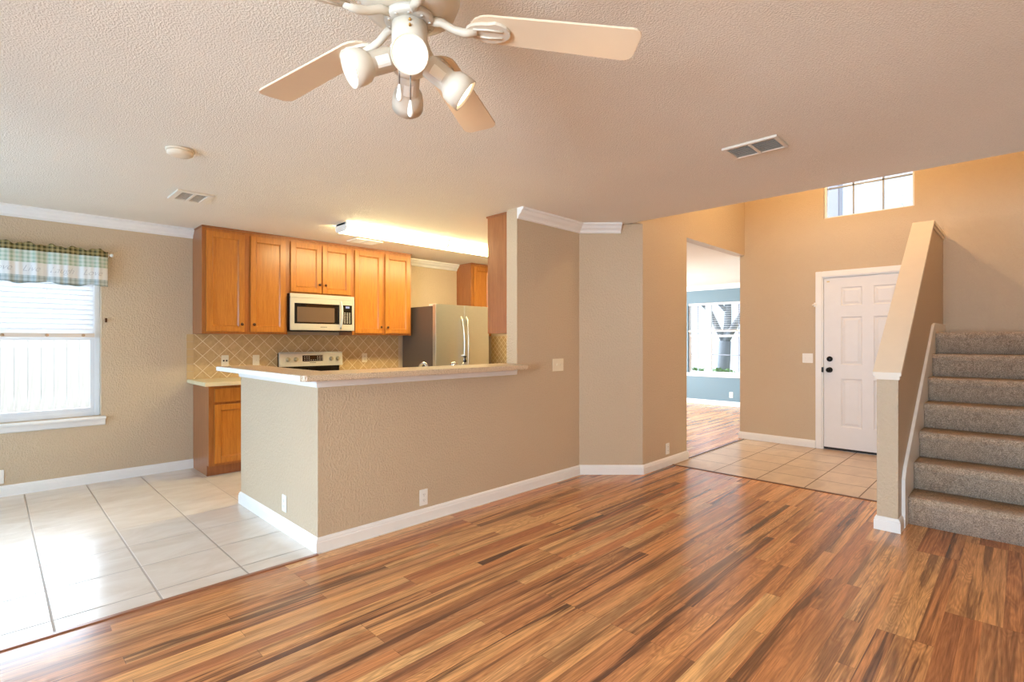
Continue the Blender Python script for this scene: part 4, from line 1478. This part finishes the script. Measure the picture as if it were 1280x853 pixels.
for (off, zb) in (((0.008, -0.052), 1.968), ((0.034, -0.034), 1.922)):
    px, py = FX + off[0] + 0.02, FY + off[1]
    pc = MB()
    pc.cyl((px, py, zb + 0.03), (px, py, 2.132), 0.0016, 0.0016, 6)
    o = pc.build('pull_chain', M['chain'], fan)
    MB().lathe([(0.002, 0.030), (0.004, 0.027), (0.008, 0.004), (0.0085, -0.006), (0.005, -0.014), (0.002, -0.016)], 16, Matrix.Translation((px, py, zb))).build('pull_pendant', M['white'], o)


# ================================================================== OUTLETS AND SWITCHES
def plate(kind, label, cat, c, nrm, w=0.072, h=0.116, mat=None, gang=1, name=None):
    """wall plate centred at c on a wall whose outward normal is nrm"""
    mat = mat or M['white']
    nrm = Vector(nrm).normalized()
    rz = math.atan2(nrm.y, nrm.x)
    r = thing(name or ('outlet' if kind == 'outlet' else 'light_switch'), label, cat, c, None, rz, world=False)
    MB().box(0.0005, -w / 2, -h / 2, 0.006, w / 2, h / 2).build('cover_plate', mat, r, 0.0025)
    if kind == 'outlet':
        for dz in (0.020, -0.020):
            f = MB()
            pts = [(0.0165 * math.cos(a), dz + 0.0135 * max(-0.95, min(0.95, 1.25 * math.sin(a)))) for a in [2 * PI * k / 20 for k in range(20)]]
            f.prism(pts, 'x', 0.0062, 0.0085)
            fo = f.build('receptacle', mat, r)
            s = MB()
            s.box(0.0086, -0.0075, dz - 0.002, 0.0090, -0.0055, dz + 0.007)
            s.box(0.0086, 0.0055, dz - 0.002, 0.0090, 0.0075, dz + 0.006)
            s.box(0.0086, -0.002, dz - 0.010, 0.0090, 0.002, dz - 0.006)
            s.build('slots', M['dark'], fo)
    elif kind == 'coax':
        for yy in (-0.014, 0.014):
            MB().lathe([(0.0085, 0.0062), (0.0085, 0.011)], 14, Matrix.Translation((0, yy, 0.0)) @ Matrix.Rotation(PI / 2, 4, 'Y')).build('jack', M['dark'], r)
    elif kind == 'rocker':
        MB().prism([(-0.032, 0.0062), (0.032, 0.0062), (0.032, 0.012), (-0.032, 0.008)], 'y', -0.016, 0.016).xf(Matrix(((0, 0, 1, 0), (0, 1, 0, 0), (1, 0, 0, 0), (0, 0, 0, 1)))).build('rocker', mat, r)
    else:
        for k in range(gang):
            yy = (k - (gang - 1) / 2) * 0.046
            MB().box(0.0062, yy - 0.0055, -0.012, 0.0072, yy + 0.0055, 0.012).build('toggle_frame', mat, r)
            t = MB().prism([(0.0073, -0.006), (0.0185, 0.006), (0.0185, 0.011), (0.0073, 0.006)], 'y', yy - 0.0035, yy + 0.0035)
            t.build('toggle', mat, r)
    return r


plate('outlet', 'white outlet low on the living room side of the half wall', 'outlet', (WX, 2.20, 0.172), (1, 0, 0))
plate('outlet', 'white outlet low on the pale end of the half wall', 'outlet', (-3.585, 1.415, 0.192), (0, -1, 0))
plate('outlet', 'white outlet low on the narrow wall left of the front room opening', 'outlet', (HALLX, 4.965, 0.178), (1, 0, 0))
plate('outlet', 'white outlet low on the left wall by the dining window', 'outlet', (XL, 0.045, 0.168), (1, 0, 0))
plate('outlet', 'white outlet on the blue wall of the front room', 'outlet', (-4.14, BYF, 0.225), (0, -1, 0))
plate('switch', 'square double toggle switch plate beside the bar top', 'switch', (WX, 3.715, 1.078), (1, 0, 0), w=0.158, h=0.116, mat=M['ivory'], gang=2)
plate('switch', 'white double switch plate left of the front door', 'switch', (-1.885, FRONT, 1.090), (0, -1, 0), w=0.116, h=0.116, gang=2)
SPX = XL + 0.0105
plate('coax', 'backsplash plate with two dark jacks nearest the left wall cabinet end', 'wall plate', (SPX, 1.757, 1.091), (1, 0, 0), mat=M['ivory'], name='jack_plate')
plate('switch', 'ivory switch plate on the backsplash just left of the range', 'switch', (SPX, 2.070, 1.088), (1, 0, 0), mat=M['ivory'])
plate('outlet', 'ivory outlet on the backsplash right of the range', 'outlet', (SPX, 3.394, 1.084), (1, 0, 0), mat=M['ivory'])

# ================================================================== BLINDS AND VALANCE
def blind(label, p0, p1, ztop, zbot, axis, plane, tilt, pitch, buttons, group):
    """horizontal blind; axis of the slats 'y' (left window) or 'x' (front room)"""
    mid = (p0 + p1) / 2
    loc = (plane, mid, zbot) if axis == 'y' else (mid, plane, zbot)
    r = thing('window_blind', label, 'blinds', loc, group)
    def bx(m, d0, d1, z0, z1, a=p0, b=p1):
        if axis == 'y':
            m.box(plane + d0, a, z0, plane + d1, b, z1)
        else:
            m.box(a, plane + d0, z0, b, plane + d1, z1)
        return m
    bx(MB(), -0.022, 0.022, ztop - 0.045, ztop).build('head_rail', M['slat'], r, 0.002)
    rail = bx(MB(), -0.022, 0.022, zbot, zbot + 0.034).build('bottom_rail', M['blindrail'], r, 0.003)
    for t in buttons:
        pos = p0 + (p1 - p0) * t
        sgn = 1 if axis == 'y' else -1
        if axis == 'y':
            mt = Matrix.Translation((plane + 0.0222, pos, zbot + 0.017)) @ Matrix.Rotation(PI / 2, 4, 'Y')
        else:
            mt = Matrix.Translation((pos, plane - 0.0222, zbot + 0.017)) @ Matrix.Rotation(PI / 2, 4, 'X')
        MB().lathe([(0.011, 0), (0.013, 0.003), (0.008, 0.006)], 14, mt).build('cord_button', M['blindbutton'], rail)
    n = int((ztop - 0.05 - zbot - 0.05) / pitch)
    c, s = math.cos(tilt) * 0.024, math.sin(tilt) * 0.024
    first = None
    for k in range(n):
        z = zbot + 0.055 + pitch * k
        if first is None:
            m = MB()
            pr = [(-c, -s), (0, 0.003), (c, s), (c, s + 0.0025), (0, 0.0055), (-c, -s + 0.0025)]
            if axis == 'y':
                m.prism([(plane + a, z + b) for a, b in pr], 'y', p0 + 0.004, p1 - 0.004)
            else:
                m.prism([(plane + a, z + b) for a, b in pr], 'x', p0 + 0.004, p1 - 0.004)
            first = m.build('slat', M['slat'], r)
        else:
            o = first.copy()
            COL.objects.link(o)
            o.location.z = pitch * k
    for t in buttons:
        pos = p0 + (p1 - p0) * t
        for dd_ in (-0.024, 0.024):
            if axis == 'y':
                q0, q1 = (plane + dd_, pos, zbot + 0.03), (plane + dd_, pos, ztop - 0.04)
            else:
                q0, q1 = (pos, plane + dd_, zbot + 0.03), (pos, plane + dd_, ztop - 0.04)
            MB().cyl(q0, q1, 0.0010, 0.0010, 6).build('ladder_cord', M['white'], r)
    return r


gb = 'white horizontal blinds'
blind('white horizontal blind half raised behind the plaid valance', WY0 + 0.015, WY1 - 0.045, 2.095, 1.335, 'y', XL - 0.035, math.radians(52), 0.044, (0.05, 0.30, 0.455, 0.63, 0.80, 0.95)[::1], gb)
blind('half raised blind with open slats in the blue front room', FX0 + 0.012, FX1 - 0.012, 2.085, 1.488, 'x', BYF + 0.022, math.radians(4), 0.044, (0.08, 0.36, 0.64, 0.92), gb)

# curtain rod and valance
RZ, RX = 2.090, XL + 0.060
rod = thing('curtain_rod', 'thin white curtain rod with a round end above the left window', 'curtain rod', (RX, WY1 + 0.06, RZ))
MB().cyl((RX, WY0 - 0.09, RZ), (RX, WY1 + 0.055, RZ), 0.007, 0.007, 12).build('rod', M['white'], rod)
for s_, yy in ((-1, WY0 - 0.09), (1, WY1 + 0.055)):
    MB().lathe([(0.006, 0), (0.012, 0.004), (0.0165, 0.014), (0.012, 0.026), (0.003, 0.029)], 16, Matrix.Translation((RX, yy, RZ)) @ Matrix.Rotation(-s_ * PI / 2, 4, 'X')).build('finial', M['white'], rod)
    MB().box(XL + 0.0005, yy - s_ * 0.012 - 0.006, RZ - 0.02, RX - 0.0075, yy - s_ * 0.012 + 0.006, RZ + 0.012).build('bracket', M['white'], rod)
VZ0, VZ1 = 1.795, 2.128
VYA, VYB = WY0 - 0.06, WY1 + 0.040
val = thing('valance', 'green plaid gathered valance with a white lettered band over the left window', 'curtain', (RX, VYA, VZ0))
NY, NZ = 220, 26
ph = [random.uniform(0, 6.28) for _ in range(8)]
def vx(y, t):
    """fold depth of the cloth at height fraction t (0 hem, 1 top)"""
    w_ = 0.012 * math.sin(y * 33 + ph[0] + 1.2 * math.sin(y * 7 + ph[1])) + 0.007 * math.sin(y * 61 + ph[2]) + 0.004 * math.sin(y * 120 + ph[3])
    amp = 1.0 - 0.35 * t
    rodp = math.exp(-((t - 0.88) / 0.035) ** 2)
    return 0.022 + w_ * amp * (1 - 0.75 * rodp) + 0.006 * (1 - t)
vv, ff = [], []
for i in range(NY + 1):
    y = VYA + (VYB - VYA) * i / NY
    top = 0.010 * math.sin(y * 41 + ph[4]) + 0.006 * math.sin(y * 93 + ph[5])
    hem = 0.010 * math.sin(y * 19 + ph[6]) + 0.004 * math.sin(y * 47 + ph[7])
    for j in range(NZ + 1):
        t = j / NZ
        z = VZ0 + (VZ1 - VZ0) * t + (top * max(0, (t - 0.9) / 0.1) + hem * max(0, 1 - t / 0.25))
        vv.append((RX - 0.002 + vx(y, t), y, z))
for i in range(NY):
    for j in range(NZ):
        a = i * (NZ + 1) + j
        ff.append((a, a + NZ + 1, a + NZ + 2, a + 1))
cl = MB().add(vv, ff, True).build('cloth', M['valance'], val)
md_ = cl.modifiers.new('thickness', 'SOLIDIFY')
md_.thickness = 0.002
md_.offset = -1
# embroidered script along the white band
def text_mesh(body, size):
    cu = bpy.data.curves.new('script_text', 'FONT')
    cu.body = body
    cu.size = size
    cu.shear = 0.45
    cu.space_character = 0.92
    cu.resolution_u = 3
    cu.offset = -0.0012
    o = bpy.data.objects.new('script_text', cu)
    COL.objects.link(o)
    dg = bpy.context.evaluated_depsgraph_get()
    dg.update()
    me = bpy.data.meshes.new_from_object(o.evaluated_get(dg))
    bpy.data.objects.remove(o)
    vs = [v.co.copy() for v in me.vertices]
    fs = [list(p.vertices) for p in me.polygons]
    bpy.data.meshes.remove(me)
    return vs, fs
words_ = MB()
yy = VYA + 0.04
seq = ['Live', 'Laugh', 'Love']
k = 0
while yy < VYB - 0.10:
    vs, fs = text_mesh(seq[k % 3], 0.074)
    wdt = max(v.x for v in vs)
    if yy + wdt > VYB - 0.008:
        break
    out = []
    for v in vs:
        y = yy + v.x
        z = VZ0 + 0.096 + v.y
        t = (z - VZ0) / (VZ1 - VZ0)
        out.append((RX - 0.002 + vx(y, t) + 0.0026, y, z))
    words_.add(out, fs)
    yy += wdt + 0.055
    k += 1
words_.build('lettering', M['script'], val)
# cord cleat on the wall beside the window
cc_ = thing('cord_cleat', 'tiny cord cleat on the wall just right of the left window', 'cleat', (XL, 0.755, 1.50))
MB().box(XL + 0.0005, 0.748, 1.482, XL + 0.012, 0.760, 1.500).build('post', M['ivory'], cc_, 0.002)
MB().box(XL + 0.0125, 0.746, 1.472, XL + 0.018, 0.762, 1.512).build('horn', M['bronze'], cc_, 0.002)

# ================================================================== OUTDOORS
struct('ground', MB().box(-40, -30, -0.30, XL - 0.2, 40, -0.16), M['concrete'])
struct('ground_front', MB().box(XL - 0.2, BYF + 0.2, -0.30, 30, 60, -0.16), M['grass'])
fe = thing('picket_fence', 'pale weathered privacy fence seen through the left window', 'fence', (-10.6, 0.0, -0.16))
first = None
fy = -7.0
k = 0
while fy < 5.0:
    if first is None:
        first = MB().prism([(fy, -0.16), (fy + 0.138, -0.16), (fy + 0.138, 1.53), (fy + 0.112, 1.57), (fy + 0.026, 1.57), (fy, 1.53)], 'x', -10.6, -10.58).build('picket', M['picket'], fe)
        f0 = fy
    else:
        o = first.copy()
        COL.objects.link(o)
        o.location = (random.uniform(-0.006, 0.006), fy - f0, random.uniform(-0.02, 0.02))
    fy += 0.148
    k += 1
MB().box(-10.66, -7.0, 0.2, -10.612, 5.0, 0.29).build('fence_rail', M['picket'], fe)
MB().box(-10.66, -7.0, 1.2, -10.612, 5.0, 1.29).build('fence_rail', M['picket'], fe)
nh = thing('house', 'pale neighbouring house beyond the privacy fence', 'house', (-24, 2, -0.16))
MB().box(-27, -10, -0.16, -21, 14, 2.3).build('wall', M['siding'], nh)
MB().prism([(-27.5, 2.31), (-20.5, 2.31), (-24, 4.6)], 'y', -10.5, 14.5).build('roof', M['roof'], nh)


def branchy(mb, p, d, r, L, depth, seed):
    rnd = random.Random(seed)
    n = 5
    pts, rs = [p.copy()], [r]
    q = p.copy()
    dd = d.copy()
    for i in range(n):
        dd = (dd + Vector((rnd.uniform(-.16, .16), rnd.uniform(-.16, .16), rnd.uniform(-.05, .12)))).normalized()
        q = q + dd * L / n
        pts.append(q.copy())
        rs.append(r * (1 - 0.45 * (i + 1) / n))
    mb.tube(pts, rs, 8 if depth > 1 else 5)
    if depth == 0:
        return
    for i in range(3 if depth > 1 else 4):
        j = rnd.randint(2, n)
        a = rnd.uniform(0, 2 * PI)
        nd = (dd + Vector((math.cos(a), math.sin(a), rnd.uniform(0.0, 0.6))) * 0.8).normalized()
        branchy(mb, pts[j], nd, rs[j] * 0.62, L * 0.68, depth - 1, seed * 7 + i + 1)


tr = thing('tree', 'bare grey tree with thick leaning trunk outside the front room window', 'tree', (-6.42, 15.5, -0.16))
tm = MB()
base = Vector((-6.42, 15.5, -0.2))
tm.tube([base, base + Vector((0.0, 0, 0.6)), base + Vector((0.05, 0, 1.5))], [0.26, 0.19, 0.17], 14)
tm.build('trunk', M['bark'], tr)
bm_ = MB()
fork = base + Vector((0.05, 0, 1.45))
branchy(bm_, fork, Vector((-0.55, 0, 1)).normalized(), 0.10, 2.6, 3, 11)
branchy(bm_, fork, Vector((0.5, 0.1, 1)).normalized(), 0.12, 2.6, 3, 5)
branchy(bm_, fork, Vector((-0.1, 0.2, 1)).normalized(), 0.13, 2.4, 3, 23)
bm_.build('branches', M['bark'], tr)
t2 = thing('tree', 'bare tree crown showing low in the high foyer window', 'tree', (-2.6, 22.0, -0.16))
tm = MB()
b2 = Vector((-2.6, 22.0, -0.2))
tm.tube([b2, b2 + Vector((0.1, 0, 2.2)), b2 + Vector((0, 0, 3.4))], [0.26, 0.19, 0.15], 10)
tm.build('trunk', M['bark'], t2)
bm_ = MB()
for i, dv in enumerate(((-0.7, 0, 1), (0.6, 0, 1), (0.05, 0.3, 1), (0.3, -0.3, 1.2), (-0.3, -.2, 1.2))):
    branchy(bm_, b2 + Vector((0, 0, 2.9 + 0.1 * i)), Vector(dv).normalized(), 0.06, 2.0, 3, 31 + i)
bm_.build('branches', M['bark'], t2)
bh = thing('shrub', 'low green shrub at the foot of the tree outside the front room', 'shrub', (-6.3, 14.2, -0.16))
lf = MB()
rnd = random.Random(3)
for i in range(700):
    a, rr, zz = rnd.uniform(0, 6.28), rnd.random() ** 0.5, rnd.random()
    rad = 0.75 * math.sqrt(max(0.05, 1 - (zz - 0.3) ** 2 * 1.6))
    p = Vector((-6.3 + math.cos(a) * rr * rad * 1.7, 14.2 + math.sin(a) * rr * rad * 0.7, -0.12 + zz * 0.65))
    u = Vector((rnd.uniform(-1, 1), rnd.uniform(-1, 1), rnd.uniform(-1, 1))).normalized() * 0.06
    v_ = u.orthogonal().normalized() * 0.028
    lf.add([p - u, p + v_, p + u, p - v_], [(0, 1, 2, 3)])
lo = lf.build('foliage', M['leaf'], bh)
st_ = MB()
for i in range(7):
    a = i * 0.9
    st_.tube([(-6.3, 14.2, -0.2), (-6.3 + 0.4 * math.cos(a), 14.2 + 0.2 * math.sin(a), 0.1), (-6.3 + 0.8 * math.cos(a), 14.2 + 0.35 * math.sin(a), 0.4)], 0.012, 5)
st_.build('stem', M['bark'], bh)
pc = thing('porch_column', 'grey porch column outside the high foyer window', 'column', (-1.98, 8.55, -0.16))
MB().box(-2.10, 8.45, -0.16, -1.86, 8.69, 4.4).build('shaft', M['pillar'], pc, 0.01)
MB().box(-2.14, 8.41, -0.159, -1.82, 8.73, 0.1).build('base', M['pillar'], pc, 0.01)
